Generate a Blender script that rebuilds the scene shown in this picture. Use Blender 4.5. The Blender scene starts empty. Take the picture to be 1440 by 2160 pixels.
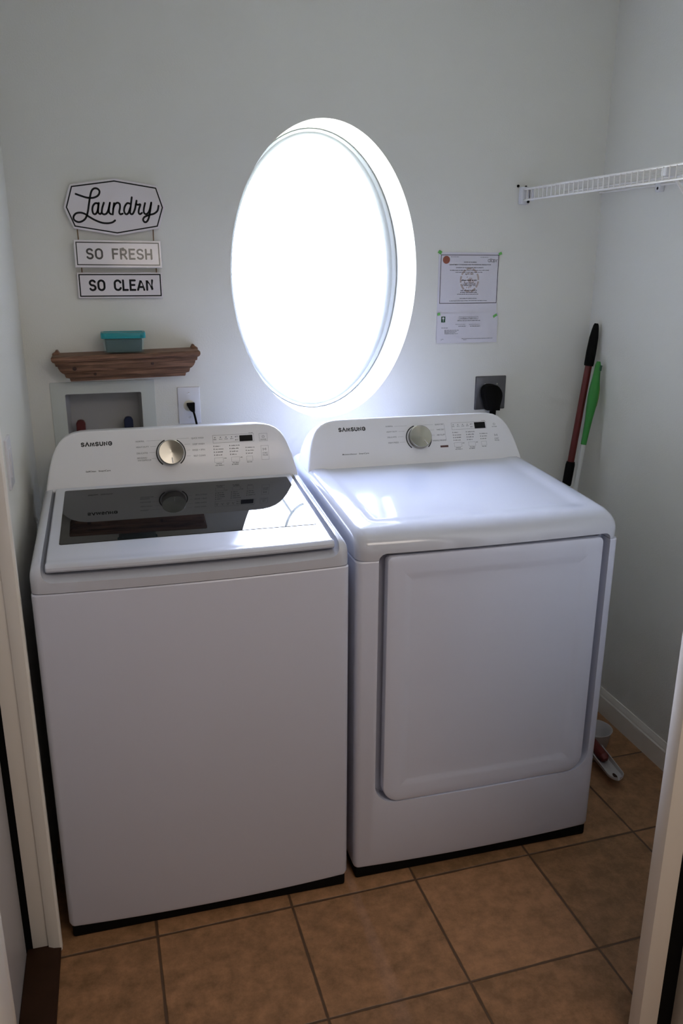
import bpy, bmesh, math, random
from mathutils import Vector, Matrix
random.seed(7)
PI = math.pi
scene = bpy.context.scene
COL = scene.collection

# ------------------------------------------------------------------ camera
cam_d = bpy.data.cameras.new('camera'); cam = bpy.data.objects.new('camera', cam_d); COL.objects.link(cam)
R = ((0.9642509, -0.26496828, 0.00346658), (-0.07511843, -0.28586333, -0.95532161), (0.25412089, 0.92090932, -0.29554797))
CP = (-0.26028139, -2.5677945, 1.55375966)
M = Matrix(((R[0][0], -R[1][0], -R[2][0], CP[0]), (R[0][1], -R[1][1], -R[2][1], CP[1]),
            (R[0][2], -R[1][2], -R[2][2], CP[2]), (0, 0, 0, 1)))
cam.matrix_world = M
cam_d.sensor_fit = 'VERTICAL'; cam_d.sensor_height = 36.0; cam_d.lens = 1727.654 / 2160 * 36
cam_d.clip_start = 0.01
scene.camera = cam

# ------------------------------------------------------------------ sky, lamps, exposure
scene.view_settings.view_transform = 'Standard'; scene.view_settings.look = 'None'
scene.view_settings.exposure = 0.62; scene.view_settings.gamma = 1.0
scene.view_settings.use_curve_mapping = False
SKY = 43.0
world = bpy.data.worlds.new('world'); scene.world = world; world.use_nodes = True
wn = world.node_tree; wn.nodes.clear()
w_out = wn.nodes.new('ShaderNodeOutputWorld'); w_bg = wn.nodes.new('ShaderNodeBackground')
w_tc = wn.nodes.new('ShaderNodeTexCoord'); w_sp = wn.nodes.new('ShaderNodeSeparateXYZ'); w_mr = wn.nodes.new('ShaderNodeMapRange')
w_cr = wn.nodes.new('ShaderNodeValToRGB')
w_mr.inputs['From Min'].default_value = -1; w_mr.inputs['From Max'].default_value = 1
el = w_cr.color_ramp.elements
el[0].position = 0.0; el[0].color = (0.30, 0.33, 0.30, 1)
el[1].position = 1.0; el[1].color = (0.46, 0.56, 0.97, 1)
e = el.new(0.47); e.color = (0.46, 0.46, 0.44, 1)
e = el.new(0.53); e.color = (0.90, 0.89, 0.96, 1)
e = el.new(0.68); e.color = (0.67, 0.73, 0.98, 1)
w_bg.inputs['Strength'].default_value = SKY
wn.links.new(w_tc.outputs['Generated'], w_sp.inputs[0]); wn.links.new(w_sp.outputs['Z'], w_mr.inputs['Value'])
# sky dimmed towards both sides, added to keep light off the side walls
w_mx = wn.nodes.new('ShaderNodeMapRange'); w_ab = wn.nodes.new('ShaderNodeMath'); w_ab.operation = 'ABSOLUTE'
w_mx.inputs['From Min'].default_value = 0.60; w_mx.inputs['From Max'].default_value = 0.20
w_mx.inputs['To Min'].default_value = 0.04; w_mx.inputs['To Max'].default_value = 1.0
w_mu = wn.nodes.new('ShaderNodeVectorMath'); w_mu.operation = 'SCALE'
wn.links.new(w_sp.outputs['X'], w_ab.inputs[0]); wn.links.new(w_ab.outputs[0], w_mx.inputs['Value']); wn.links.new(w_cr.outputs[0], w_mu.inputs[0]); wn.links.new(w_mx.outputs[0], w_mu.inputs['Scale'])
wn.links.new(w_mr.outputs[0], w_cr.inputs[0]); wn.links.new(w_mu.outputs[0], w_bg.inputs['Color'])
wn.links.new(w_bg.outputs[0], w_out.inputs[0])

def area_light(name, loc, rot, sx, sy, power, color, spread=PI):
    d = bpy.data.lights.new(name, 'AREA'); d.shape = 'RECTANGLE'; d.size = sx; d.size_y = sy
    d.energy = power; d.color = color; d.spread = spread
    o = bpy.data.objects.new(name, d); COL.objects.link(o); o.location = loc; o.rotation_euler = rot
    return o
# unseen area light added behind the camera as warm fill from the hall
HALL = area_light('hall_fill_light', (0.60, -2.7, 2.42), (0, 0, 0), 1.2, 0.9, 9.3, (1.0, 0.88, 0.78))
# sky portal just outside the oval window
PORT = area_light('window_sky_portal', (0.396, 0.30, 1.502), (PI / 2 * -1, 0, 0), 0.75, 1.0, 1.0, (1, 1, 1))
PORT.data.cycles.is_portal = True

# ------------------------------------------------------------------ materials
def nodes_of(m):
    m.use_nodes = True
    return m.node_tree, m.node_tree.nodes['Principled BSDF']
def mat(name, col, rough=0.5, metal=0.0, coat=0.0, bump=0.0, bscale=300.0, var=0.0, vscale=12.0, spec=0.5, coat_rough=0.03):
    m = bpy.data.materials.new(name); nt, b = nodes_of(m)
    b.inputs['Base Color'].default_value = (*col, 1); b.inputs['Roughness'].default_value = rough
    b.inputs['Metallic'].default_value = metal; b.inputs['Coat Weight'].default_value = coat
    b.inputs['Coat Roughness'].default_value = coat_rough; b.inputs['Specular IOR Level'].default_value = spec
    tc = nt.nodes.new('ShaderNodeTexCoord')
    if var > 0:
        n = nt.nodes.new('ShaderNodeTexNoise'); n.inputs['Scale'].default_value = vscale; n.inputs['Detail'].default_value = 5
        mx = nt.nodes.new('ShaderNodeMix'); mx.data_type = 'RGBA'
        mx.inputs[6].default_value = (*[c * (1 - var) for c in col], 1); mx.inputs[7].default_value = (*[min(1, c * (1 + var)) for c in col], 1)
        nt.links.new(tc.outputs['Object'], n.inputs['Vector']); nt.links.new(n.outputs['Fac'], mx.inputs[0]); nt.links.new(mx.outputs[2], b.inputs['Base Color'])
    if bump > 0:
        n = nt.nodes.new('ShaderNodeTexNoise'); n.inputs['Scale'].default_value = bscale; n.inputs['Detail'].default_value = 3
        bp = nt.nodes.new('ShaderNodeBump'); bp.inputs['Strength'].default_value = bump; bp.inputs['Distance'].default_value = 0.002
        nt.links.new(tc.outputs['Object'], n.inputs['Vector']); nt.links.new(n.outputs['Fac'], bp.inputs['Height']); nt.links.new(bp.outputs[0], b.inputs['Normal'])
    return m

MAT = {}
MAT['wall'] = mat('wall_paint', (0.80, 0.79, 0.74), 0.7, bump=0.25, bscale=220, var=0.015, vscale=6, spec=0.25)
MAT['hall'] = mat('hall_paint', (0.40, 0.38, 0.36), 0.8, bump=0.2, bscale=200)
MAT['ceiling'] = mat('ceiling_paint', (0.75, 0.75, 0.73), 0.8, bump=0.3, bscale=120)
MAT['trim'] = mat('trim_paint', (0.90, 0.86, 0.79), 0.35, bump=0.05, bscale=60)
MAT['door'] = mat('door_paint', (0.70, 0.69, 0.71), 0.35, bump=0.05, bscale=60)
MAT['reveal'] = mat('window_reveal_paint', (0.74, 0.74, 0.72), 0.6)
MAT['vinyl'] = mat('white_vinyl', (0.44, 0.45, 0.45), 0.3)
MAT['enamel'] = mat('white_enamel', (0.71, 0.735, 0.85), 0.32, coat=0.25, coat_rough=0.15, bump=0.03, bscale=500)
MAT['gloss'] = mat('glossy_white_plastic', (0.61, 0.625, 0.69), 0.13, coat=0.6, coat_rough=0.02)
MAT['panel'] = mat('console_white_plastic', (0.84, 0.835, 0.86), 0.30, coat=0.3, coat_rough=0.08)
MAT['black'] = mat('black_plastic', (0.005, 0.005, 0.005), 0.7, spec=.12)
MAT['rubber'] = mat('black_rubber', (0.004, 0.004, 0.004), 0.75, spec=.12)
MAT['print'] = mat('dark_print', (0.02, 0.02, 0.025), 0.5)
MAT['greyprint'] = mat('grey_print', (0.13, 0.13, 0.15), 0.5)
MAT['glassblack'] = mat('tinted_lid_glass', (0.008, 0.008, 0.009), 0.012, spec=0.32)
MAT['display'] = mat('display_glass', (0.005, 0.005, 0.006), 0.5, spec=.2)
MAT['badge'] = mat('dark_red_badge', (0.07, 0.015, 0.015), 0.4)
MAT['inkgloss'] = mat('sign_ink_sheen', (0.018, 0.018, 0.02), 0.3, coat=0.8, coat_rough=0.12)
MAT['board'] = mat('sign_board_white', (0.80, 0.75, 0.77), 0.45, coat=0.0)
MAT['boardgloss'] = mat('sign_board_sheen', (0.80, 0.75, 0.77), 0.3, coat=0.8, coat_rough=0.12)
MAT['boardedge'] = mat('sign_board_edge', (0.42, 0.32, 0.24), 0.6)
MAT['twine'] = mat('jute_twine', (0.20, 0.12, 0.06), 0.9)
MAT['ink'] = mat('sign_ink', (0.012, 0.012, 0.014), 0.6, spec=.2)
MAT['paper'] = mat('paper', (0.72, 0.70, 0.76), 0.7)
MAT['seal'] = mat('seal_ink', (0.32, 0.10, 0.06), 0.7, var=0.4, vscale=300)
MAT['palebrown'] = mat('pale_brown_ink', (0.55, 0.46, 0.44), 0.8, var=0.12, vscale=160)
MAT['tape'] = mat('green_tape', (0.16, 0.50, 0.12), 0.6)
MAT['greenink'] = mat('dark_green_ink', (0.02, 0.09, 0.04), 0.6)
MAT['plate'] = mat('white_outlet_plastic', (0.74, 0.74, 0.78), 0.3)
MAT['ivory'] = mat('ivory_receptacle', (0.74, 0.70, 0.58), 0.4)
MAT['steelplate'] = mat('grey_metal_plate', (0.15, 0.15, 0.165), 0.32, metal=0.9, var=0.15, vscale=40)
MAT['chrome'] = mat('screw_metal', (0.6, 0.6, 0.6), 0.25, metal=1.0)
MAT['box'] = mat('valve_box_plastic', (0.62, 0.645, 0.61), 0.5)
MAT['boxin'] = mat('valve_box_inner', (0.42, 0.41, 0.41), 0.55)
MAT['redvalve'] = mat('red_valve_handle', (0.10, 0.012, 0.012), 0.45)
MAT['bluevalve'] = mat('blue_valve_handle', (0.012, 0.02, 0.06), 0.45)
MAT['brass'] = mat('valve_brass', (0.55, 0.40, 0.20), 0.35, metal=1.0)
MAT['wire'] = mat('white_coated_wire', (0.80, 0.78, 0.77), 0.3)
MAT['redpole'] = mat('dark_red_metal', (0.12, 0.007, 0.006), 0.35)
MAT['greengrip'] = mat('green_grip', (0.025, 0.24, 0.03), 0.4)
MAT['limegrip'] = mat('lime_grip', (0.15, 0.26, 0.02), 0.45)
MAT['whitepole'] = mat('white_metal_pole', (0.62, 0.62, 0.60), 0.3)
MAT['teal'] = mat('teal_plastic', (0.006, 0.25, 0.28), 0.35)
MAT['contents'] = mat('dark_contents', (0.008, 0.008, 0.012), 0.8, var=0.5, vscale=60)
MAT['scoop'] = mat('white_translucent_plastic', (0.50, 0.47, 0.46), 0.4)
MAT['redbrush'] = mat('dark_red_plastic', (0.14, 0.02, 0.015), 0.5)
MAT['threshold'] = mat('dark_wood_threshold', (0.036, 0.015, 0.007), 0.6, var=0.3, spec=.2, vscale=20)

# tinted clear plastic body
m = bpy.data.materials.new('tinted_clear_plastic'); nt, b = nodes_of(m)
b.inputs['Base Color'].default_value = (0.45, 0.72, 0.72, 1); b.inputs['Roughness'].default_value = 0.15
b.inputs['Alpha'].default_value = 0.10
MAT['clear'] = m
# window glass: clear with a faint mirror
m = bpy.data.materials.new('window_glass'); m.use_nodes = True; nt = m.node_tree; nt.nodes.clear()
o_ = nt.nodes.new('ShaderNodeOutputMaterial'); mx = nt.nodes.new('ShaderNodeMixShader'); tr = nt.nodes.new('ShaderNodeBsdfTransparent'); gl = nt.nodes.new('ShaderNodeBsdfGlossy')
gl.inputs['Roughness'].default_value = 0.01; mx.inputs[0].default_value = 0.06; tr.inputs[0].default_value = (0.96, 0.98, 0.98, 1)
nt.links.new(tr.outputs[0], mx.inputs[1]); nt.links.new(gl.outputs[0], mx.inputs[2]); nt.links.new(mx.outputs[0], o_.inputs[0])
MAT['glass'] = m
# translucent vinyl for the grille between the panes
m = bpy.data.materials.new('translucent_white_vinyl'); m.use_nodes = True; nt = m.node_tree; nt.nodes.clear()
o_ = nt.nodes.new('ShaderNodeOutputMaterial'); mx = nt.nodes.new('ShaderNodeMixShader'); tr = nt.nodes.new('ShaderNodeBsdfTranslucent'); df = nt.nodes.new('ShaderNodeBsdfDiffuse')
tr.inputs[0].default_value = (0.85, 0.87, 0.88, 1); df.inputs[0].default_value = (0.85, 0.86, 0.86, 1); mx.inputs[0].default_value = 0.65
nt.links.new(df.outputs[0], mx.inputs[1]); nt.links.new(tr.outputs[0], mx.inputs[2]); nt.links.new(mx.outputs[0], o_.inputs[0])
MAT['grille'] = m
# brushed metal knob
m = mat('brushed_metal', (0.38, 0.37, 0.335), 0.22, metal=1.0); nt, b = nodes_of(m)
b.inputs['Anisotropic'].default_value = 0.9
tg = nt.nodes.new('ShaderNodeTangent'); tg.direction_type = 'RADIAL'; tg.axis = 'Z'
nt.links.new(tg.outputs[0], b.inputs['Tangent'])
MAT['knob'] = m
# wood of the ledge
m = bpy.data.materials.new('weathered_brown_wood'); nt, b = nodes_of(m)
tc = nt.nodes.new('ShaderNodeTexCoord'); mp = nt.nodes.new('ShaderNodeMapping'); mp.inputs['Scale'].default_value = (1.2, 14, 14)
n1 = nt.nodes.new('ShaderNodeTexNoise'); n1.inputs['Scale'].default_value = 9; n1.inputs['Detail'].default_value = 6; n1.inputs['Distortion'].default_value = 0.6
cr = nt.nodes.new('ShaderNodeValToRGB'); cr.color_ramp.elements[0].position = 0.32; cr.color_ramp.elements[0].color = (0.075, 0.032, 0.017, 1)
cr.color_ramp.elements[1].position = 0.72; cr.color_ramp.elements[1].color = (0.30, 0.155, 0.092, 1)
bp = nt.nodes.new('ShaderNodeBump'); bp.inputs['Strength'].default_value = 0.3; bp.inputs['Distance'].default_value = 0.003
nt.links.new(tc.outputs['Object'], mp.inputs[0]); nt.links.new(mp.outputs[0], n1.inputs['Vector']); nt.links.new(n1.outputs['Fac'], cr.inputs[0])
# worn pale lines along the moulding ridges, doubling as painted highlights
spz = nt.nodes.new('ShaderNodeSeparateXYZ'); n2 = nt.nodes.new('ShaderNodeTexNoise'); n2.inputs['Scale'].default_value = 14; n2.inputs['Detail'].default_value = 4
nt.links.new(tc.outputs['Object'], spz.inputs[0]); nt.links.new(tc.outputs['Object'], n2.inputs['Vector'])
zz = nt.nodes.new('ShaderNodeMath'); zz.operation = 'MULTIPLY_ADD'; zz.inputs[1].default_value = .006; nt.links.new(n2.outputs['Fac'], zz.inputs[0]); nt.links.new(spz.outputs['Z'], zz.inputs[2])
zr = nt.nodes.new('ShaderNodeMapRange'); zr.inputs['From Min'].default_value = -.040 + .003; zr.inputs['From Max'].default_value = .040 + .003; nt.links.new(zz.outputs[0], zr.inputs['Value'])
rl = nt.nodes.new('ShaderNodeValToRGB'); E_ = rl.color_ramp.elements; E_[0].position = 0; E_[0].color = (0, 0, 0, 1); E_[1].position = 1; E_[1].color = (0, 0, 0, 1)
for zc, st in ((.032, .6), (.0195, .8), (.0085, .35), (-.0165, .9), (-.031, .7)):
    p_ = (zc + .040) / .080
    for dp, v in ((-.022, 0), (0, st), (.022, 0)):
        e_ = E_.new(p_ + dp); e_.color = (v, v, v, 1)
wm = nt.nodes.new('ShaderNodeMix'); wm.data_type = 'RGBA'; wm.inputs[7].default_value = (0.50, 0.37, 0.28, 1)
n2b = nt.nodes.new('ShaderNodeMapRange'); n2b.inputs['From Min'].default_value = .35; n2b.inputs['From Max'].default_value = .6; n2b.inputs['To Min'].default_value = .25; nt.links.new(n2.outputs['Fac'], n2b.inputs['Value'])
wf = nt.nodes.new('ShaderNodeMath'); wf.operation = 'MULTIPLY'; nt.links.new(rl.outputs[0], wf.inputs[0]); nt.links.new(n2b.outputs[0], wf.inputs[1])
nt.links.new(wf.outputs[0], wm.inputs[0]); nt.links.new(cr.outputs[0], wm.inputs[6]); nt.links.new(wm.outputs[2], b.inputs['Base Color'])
nt.links.new(n1.outputs['Fac'], bp.inputs['Height']); nt.links.new(bp.outputs[0], b.inputs['Normal'])
b.inputs['Roughness'].default_value = 0.6
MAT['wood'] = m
MAT['knot'] = mat('wood_knot', (0.045, 0.018, 0.012), 0.6)
# floor tiles
m = bpy.data.materials.new('floor_tile'); nt, b = nodes_of(m)
tc = nt.nodes.new('ShaderNodeTexCoord'); mp = nt.nodes.new('ShaderNodeMapping'); mp.vector_type = 'TEXTURE'
TP = 0.3313
mp.inputs['Location'].default_value = (-0.2625, -0.9337, 0); mp.inputs['Rotation'].default_value = (0, 0, 0.0236); mp.inputs['Scale'].default_value = (TP, TP, 1)
def math_node(op, a=None, bb=None):
    n = nt.nodes.new('ShaderNodeMath'); n.operation = op
    for i, v in ((0, a), (1, bb)):
        if v is None: continue
        if isinstance(v, (int, float)): n.inputs[i].default_value = v
        else: nt.links.new(v, n.inputs[i])
    return n.outputs[0]
sp = nt.nodes.new('ShaderNodeSeparateXYZ'); nt.links.new(tc.outputs['Object'], mp.inputs[0]); nt.links.new(mp.outputs[0], sp.inputs[0])
wob = nt.nodes.new('ShaderNodeTexNoise'); wob.inputs['Scale'].default_value = 18; nt.links.new(tc.outputs['Object'], wob.inputs['Vector'])
wv = math_node('MULTIPLY', math_node('SUBTRACT', wob.outputs['Fac'], 0.5), 0.012)
def edge(c):
    f = math_node('FRACT', c); return math_node('MINIMUM', f, math_node('SUBTRACT', 1.0, f))
ed = math_node('ADD', math_node('MINIMUM', edge(sp.outputs['X']), edge(sp.outputs['Y'])), wv)
mrg = nt.nodes.new('ShaderNodeMapRange'); mrg.inputs['From Min'].default_value = 0.006; mrg.inputs['From Max'].default_value = 0.0125; nt.links.new(ed, mrg.inputs['Value'])
cell = nt.nodes.new('ShaderNodeTexWhiteNoise'); cell.noise_dimensions = '2D'
cmb = nt.nodes.new('ShaderNodeCombineXYZ'); nt.links.new(math_node('FLOOR', sp.outputs['X']), cmb.inputs[0]); nt.links.new(math_node('FLOOR', sp.outputs['Y']), cmb.inputs[1]); nt.links.new(cmb.outputs[0], cell.inputs['Vector'])
nz = nt.nodes.new('ShaderNodeTexNoise'); nz.inputs['Scale'].default_value = 22; nz.inputs['Detail'].default_value = 10; nz.inputs['Roughness'].default_value = 0.72; nt.links.new(tc.outputs['Object'], nz.inputs['Vector'])
fac = math_node('ADD', math_node('MULTIPLY', nz.outputs['Fac'], 0.9), math_node('MULTIPLY', math_node('SUBTRACT', cell.outputs['Value'], 0.5), 0.14))
cr = nt.nodes.new('ShaderNodeValToRGB'); cr.color_ramp.elements[0].position = 0.33; cr.color_ramp.elements[0].color = (0.22, 0.115, 0.050, 1)
cr.color_ramp.elements[1].position = 0.60; cr.color_ramp.elements[1].color = (0.44, 0.225, 0.108, 1); nt.links.new(fac, cr.inputs[0])
mx = nt.nodes.new('ShaderNodeMix'); mx.data_type = 'RGBA'; mx.inputs[6].default_value = (0.10, 0.055, 0.028, 1)
nt.links.new(mrg.outputs[0], mx.inputs[0]); nt.links.new(cr.outputs[0], mx.inputs[7]); nt.links.new(mx.outputs[2], b.inputs['Base Color'])
bp = nt.nodes.new('ShaderNodeBump'); bp.inputs['Strength'].default_value = 0.6; bp.inputs['Distance'].default_value = 0.003
nt.links.new(mrg.outputs[0], bp.inputs['Height']); nt.links.new(bp.outputs[0], b.inputs['Normal'])
b.inputs['Roughness'].default_value = 0.5
MAT['tile'] = m

# ------------------------------------------------------------------ mesh helpers
def woff(o):
    v = Vector((0, 0, 0))
    while o is not None:
        v = v + o.location; o = o.parent
    return v
def finish(name, bm, m, parent=None, smooth=40):
    """link a bmesh given in world coordinates as one mesh object under parent"""
    if parent is not None: bmesh.ops.translate(bm, verts=bm.verts, vec=-woff(parent))
    bmesh.ops.recalc_face_normals(bm, faces=bm.faces)
    me = bpy.data.meshes.new(name); bm.to_mesh(me); bm.free()
    if m is not None: me.materials.append(MAT[m])
    if smooth:
        me.polygons.foreach_set('use_smooth', [True] * len(me.polygons)); me.set_sharp_from_angle(angle=math.radians(smooth))
    o = bpy.data.objects.new(name, me); COL.objects.link(o); o.parent = parent
    return o
def thing(name, loc, label, cat, group=None):
    o = bpy.data.objects.new(name, None); COL.objects.link(o); o.location = loc; o.empty_display_size = 0.05
    o['label'] = label; o['category'] = cat
    if group: o['group'] = group
    return o
def struct(name, bm, m, parent=None, smooth=30):
    o = finish(name, bm, m, parent, smooth)
    if parent is None: o['kind'] = 'structure'
    return o
def NB(): return bmesh.new()
def box(bm, x0, x1, y0, y1, z0, z1, bev=0.0, seg=2):
    r = bmesh.ops.create_cube(bm, size=1.0); vs = r['verts']
    for v in vs: v.co = Vector((x0 + (x1 - x0) * (v.co.x + .5), y0 + (y1 - y0) * (v.co.y + .5), z0 + (z1 - z0) * (v.co.z + .5)))
    if bev > 0:
        es = list({e for v in vs for e in v.link_edges})
        bmesh.ops.bevel(bm, geom=es, offset=bev, segments=seg, profile=0.5, affect='EDGES')
    return bm
def loft(bm, loops, closed=True, cap0=True, cap1=True):
    rows = [[bm.verts.new(p) for p in L] for L in loops]
    n = len(rows[0]); k = n if closed else n - 1
    for a, c in zip(rows, rows[1:]):
        for i in range(k):
            j = (i + 1) % n
            f = (a[i], a[j], c[j], c[i])
            try: bm.faces.new(f)
            except ValueError: pass
    if cap0: bm.faces.new(rows[0][::-1])
    if cap1: bm.faces.new(rows[-1])
    return rows
def tube(bm, pts, r, n=10, caps=True):
    pts = [Vector(p) for p in pts]; rs = r if isinstance(r, (list, tuple)) else [r] * len(pts)
    loops = []; up = None
    for i, p in enumerate(pts):
        t = (pts[min(i + 1, len(pts) - 1)] - pts[max(i - 1, 0)]).normalized()
        if up is None: up = t.orthogonal().normalized()
        else: up = (up - t * up.dot(t)).normalized()
        s = t.cross(up)
        loops.append([p + (up * math.cos(2 * PI * k / n) + s * math.sin(2 * PI * k / n)) * rs[i] for k in range(n)])
    loft(bm, loops, True, caps, caps)
def smooth_path(P, k=8):
    P = [Vector(p) for p in P]; out = []
    for i in range(len(P) - 1):
        p0 = P[max(i - 1, 0)]; p1 = P[i]; p2 = P[i + 1]; p3 = P[min(i + 2, len(P) - 1)]
        for j in range(k):
            t = j / k
            out.append(0.5 * ((2 * p1) + (p2 - p0) * t + (2 * p0 - 5 * p1 + 4 * p2 - p3) * t * t + (3 * p1 - p0 - 3 * p2 + p3) * t ** 3))
    out.append(P[-1]); return out
def rr(hw, hh, radii, d=0.0, n=8):
    """rounded rectangle outline inset by d; radii bl, br, tr, tl"""
    if not isinstance(radii, (list, tuple)): radii = [radii] * 4
    hw -= d; hh -= d; out = []
    hw = max(hw, 1e-5); hh = max(hh, 1e-5)
    for (sx, sy, a0), r in zip(((-1, -1, PI), (1, -1, 1.5 * PI), (1, 1, 0), (-1, 1, .5 * PI)), radii):
        r = min(max(r - d, 1e-5), hw, hh)
        for k in range(n + 1):
            a = a0 + .5 * PI * k / n
            out.append((sx * (hw - r) + r * math.cos(a), sy * (hh - r) + r * math.sin(a)))
    return out
def offset_poly(P, d):
    n = len(P); out = []
    A = sum(P[i][0] * P[(i + 1) % n][1] - P[(i + 1) % n][0] * P[i][1] for i in range(n)); s = 1 if A > 0 else -1
    for i in range(n):
        a, b_, c = Vector(P[i - 1]), Vector(P[i]), Vector(P[(i + 1) % n])
        e1 = (b_ - a).normalized(); e2 = (c - b_).normalized()
        n1 = Vector((-e1.y, e1.x)) * s; n2 = Vector((-e2.y, e2.x)) * s
        nn = n1 + n2; q = nn.length_squared
        nn = nn * (2 / q) if q > 0.2 else n1
        out.append(tuple(b_ + nn * d))
    return out
def frame(O, X, Y):
    X = Vector(X).normalized(); Y = Vector(Y).normalized(); Z = X.cross(Y)
    return Matrix(((X.x, Y.x, Z.x, O[0]), (X.y, Y.y, Z.y, O[1]), (X.z, Y.z, Z.z, O[2]), (0, 0, 0, 1)))
WALLF = lambda x, y, z: frame((x, y, z), (1, 0, 0), (0, 0, 1))      # local x right, y up, z towards the room
def solid(bm, outline, depth_layers, F):
    """stack of (outline, depth) loops in frame F (local z out of the surface)"""
    loops = [[F @ Vector((p[0], p[1], d)) for p in o] for o, d in zip(outline, depth_layers)]
    loft(bm, loops)
def plate(bm, F, hw, hh, r, t, bev=0.001, cx=0, cy=0):
    Os = [rr(hw, hh, r), rr(hw, hh, r), rr(hw, hh, r, bev * .3), rr(hw, hh, r, bev)]
    solid(bm, [[(a + cx, c + cy) for a, c in o] for o in Os], [0, t - bev, t - bev * .3, t], F)
def disc(bm, F, r, t, bev=0.001, cx=0, cy=0, n=40, d0=0):
    c = lambda q: [(cx + q * math.cos(2 * PI * k / n), cy + q * math.sin(2 * PI * k / n)) for k in range(n)]
    solid(bm, [c(r), c(r), c(r - bev * .3), c(r - bev)], [d0, d0 + t - bev, d0 + t - bev * .3, d0 + t], F)
def ribbon(bm, pts, w, F, d=0.0003, caps=True):
    """flat stroke along 2-D points, round ends"""
    P = [Vector((p[0], p[1])) for p in pts]; L = []; Rr = []
    n = len(P)
    for i in range(n):
        e1 = (P[i] - P[i - 1]).normalized() if i > 0 else None; e2 = (P[i + 1] - P[i]).normalized() if i < n - 1 else None
        if e1 is None: e1 = e2
        if e2 is None: e2 = e1
        n1 = Vector((-e1.y, e1.x)); n2 = Vector((-e2.y, e2.x)); nn = n1 + n2
        nn = nn * (2 / nn.length_squared) if nn.length_squared > 0.6 else n1
        L.append(P[i] + nn * w / 2); Rr.append(P[i] - nn * w / 2)
    poly = L[:]
    if caps:
        e = (P[-1] - P[-2]).normalized(); a = math.atan2(e.y, e.x)
        poly += [P[-1] + Vector((math.cos(a + PI / 2 - PI * k / 8), math.sin(a + PI / 2 - PI * k / 8))) * w / 2 for k in range(1, 8)]
    top = [bm.verts.new(F @ Vector((q.x, q.y, d))) for q in L]; bot = [bm.verts.new(F @ Vector((q.x, q.y, d))) for q in Rr]
    for i in range(n - 1): bm.faces.new((top[i], bot[i], bot[i + 1], top[i + 1]))
    if caps:
        for (p, e) in ((P[0], (P[0] - P[1]).normalized()), (P[-1], (P[-1] - P[-2]).normalized())):
            a = math.atan2(e.y, e.x)
            vs = [bm.verts.new(F @ Vector((p.x + w / 2 * math.cos(a + PI / 2 - PI * k / 8), p.y + w / 2 * math.sin(a + PI / 2 - PI * k / 8), d))) for k in range(9)]
            bm.faces.new(vs)
def quad(bm, F, x0, x1, y0, y1, d):
    bm.faces.new([bm.verts.new(F @ Vector(p)) for p in ((x0, y0, d), (x1, y0, d), (x1, y1, d), (x0, y1, d))])
def outline_rect(bm, F, x0, x1, y0, y1, w, d):
    quad(bm, F, x0, x1, y0, y0 + w, d); quad(bm, F, x0, x1, y1 - w, y1, d); quad(bm, F, x0, x0 + w, y0 + w, y1 - w, d); quad(bm, F, x1 - w, x1, y0 + w, y1 - w, d)
def text(bm, s, F, x, y, h, width=None, d=0.0003, bold=0.0, align='l'):
    """text as flat mesh; h = cap height, baseline y"""
    cu = bpy.data.curves.new('t', 'FONT'); cu.body = s; cu.size = 1.0; cu.offset = bold; cu.resolution_u = 3; cu.fill_mode = 'FRONT'
    o = bpy.data.objects.new('t', cu); COL.objects.link(o)
    me = bpy.data.meshes.new_from_object(o.evaluated_get(bpy.context.evaluated_depsgraph_get()))
    bpy.data.objects.remove(o); bpy.data.curves.remove(cu)
    xs = [v.co.x for v in me.vertices]
    if not xs: return
    x0, x1 = min(xs), max(xs); sy = h / 0.70; sx = sy if width is None else width / (x1 - x0)
    w = (x1 - x0) * sx; ox = x - (0 if align == 'l' else w / 2)
    vm = [bm.verts.new(F @ Vector((ox + (v.co.x - x0) * sx, y + v.co.y * sy, d))) for v in me.vertices]
    for p in me.polygons:
        try: bm.faces.new([vm[i] for i in p.vertices])
        except ValueError: pass
    bpy.data.meshes.remove(me)
def arc(cx, cy, rx, ry, a0, a1, n=10): return [(cx + rx * math.cos(math.radians(a0 + (a1 - a0) * k / n)), cy + ry * math.sin(math.radians(a0 + (a1 - a0) * k / n))) for k in range(n + 1)]
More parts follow.
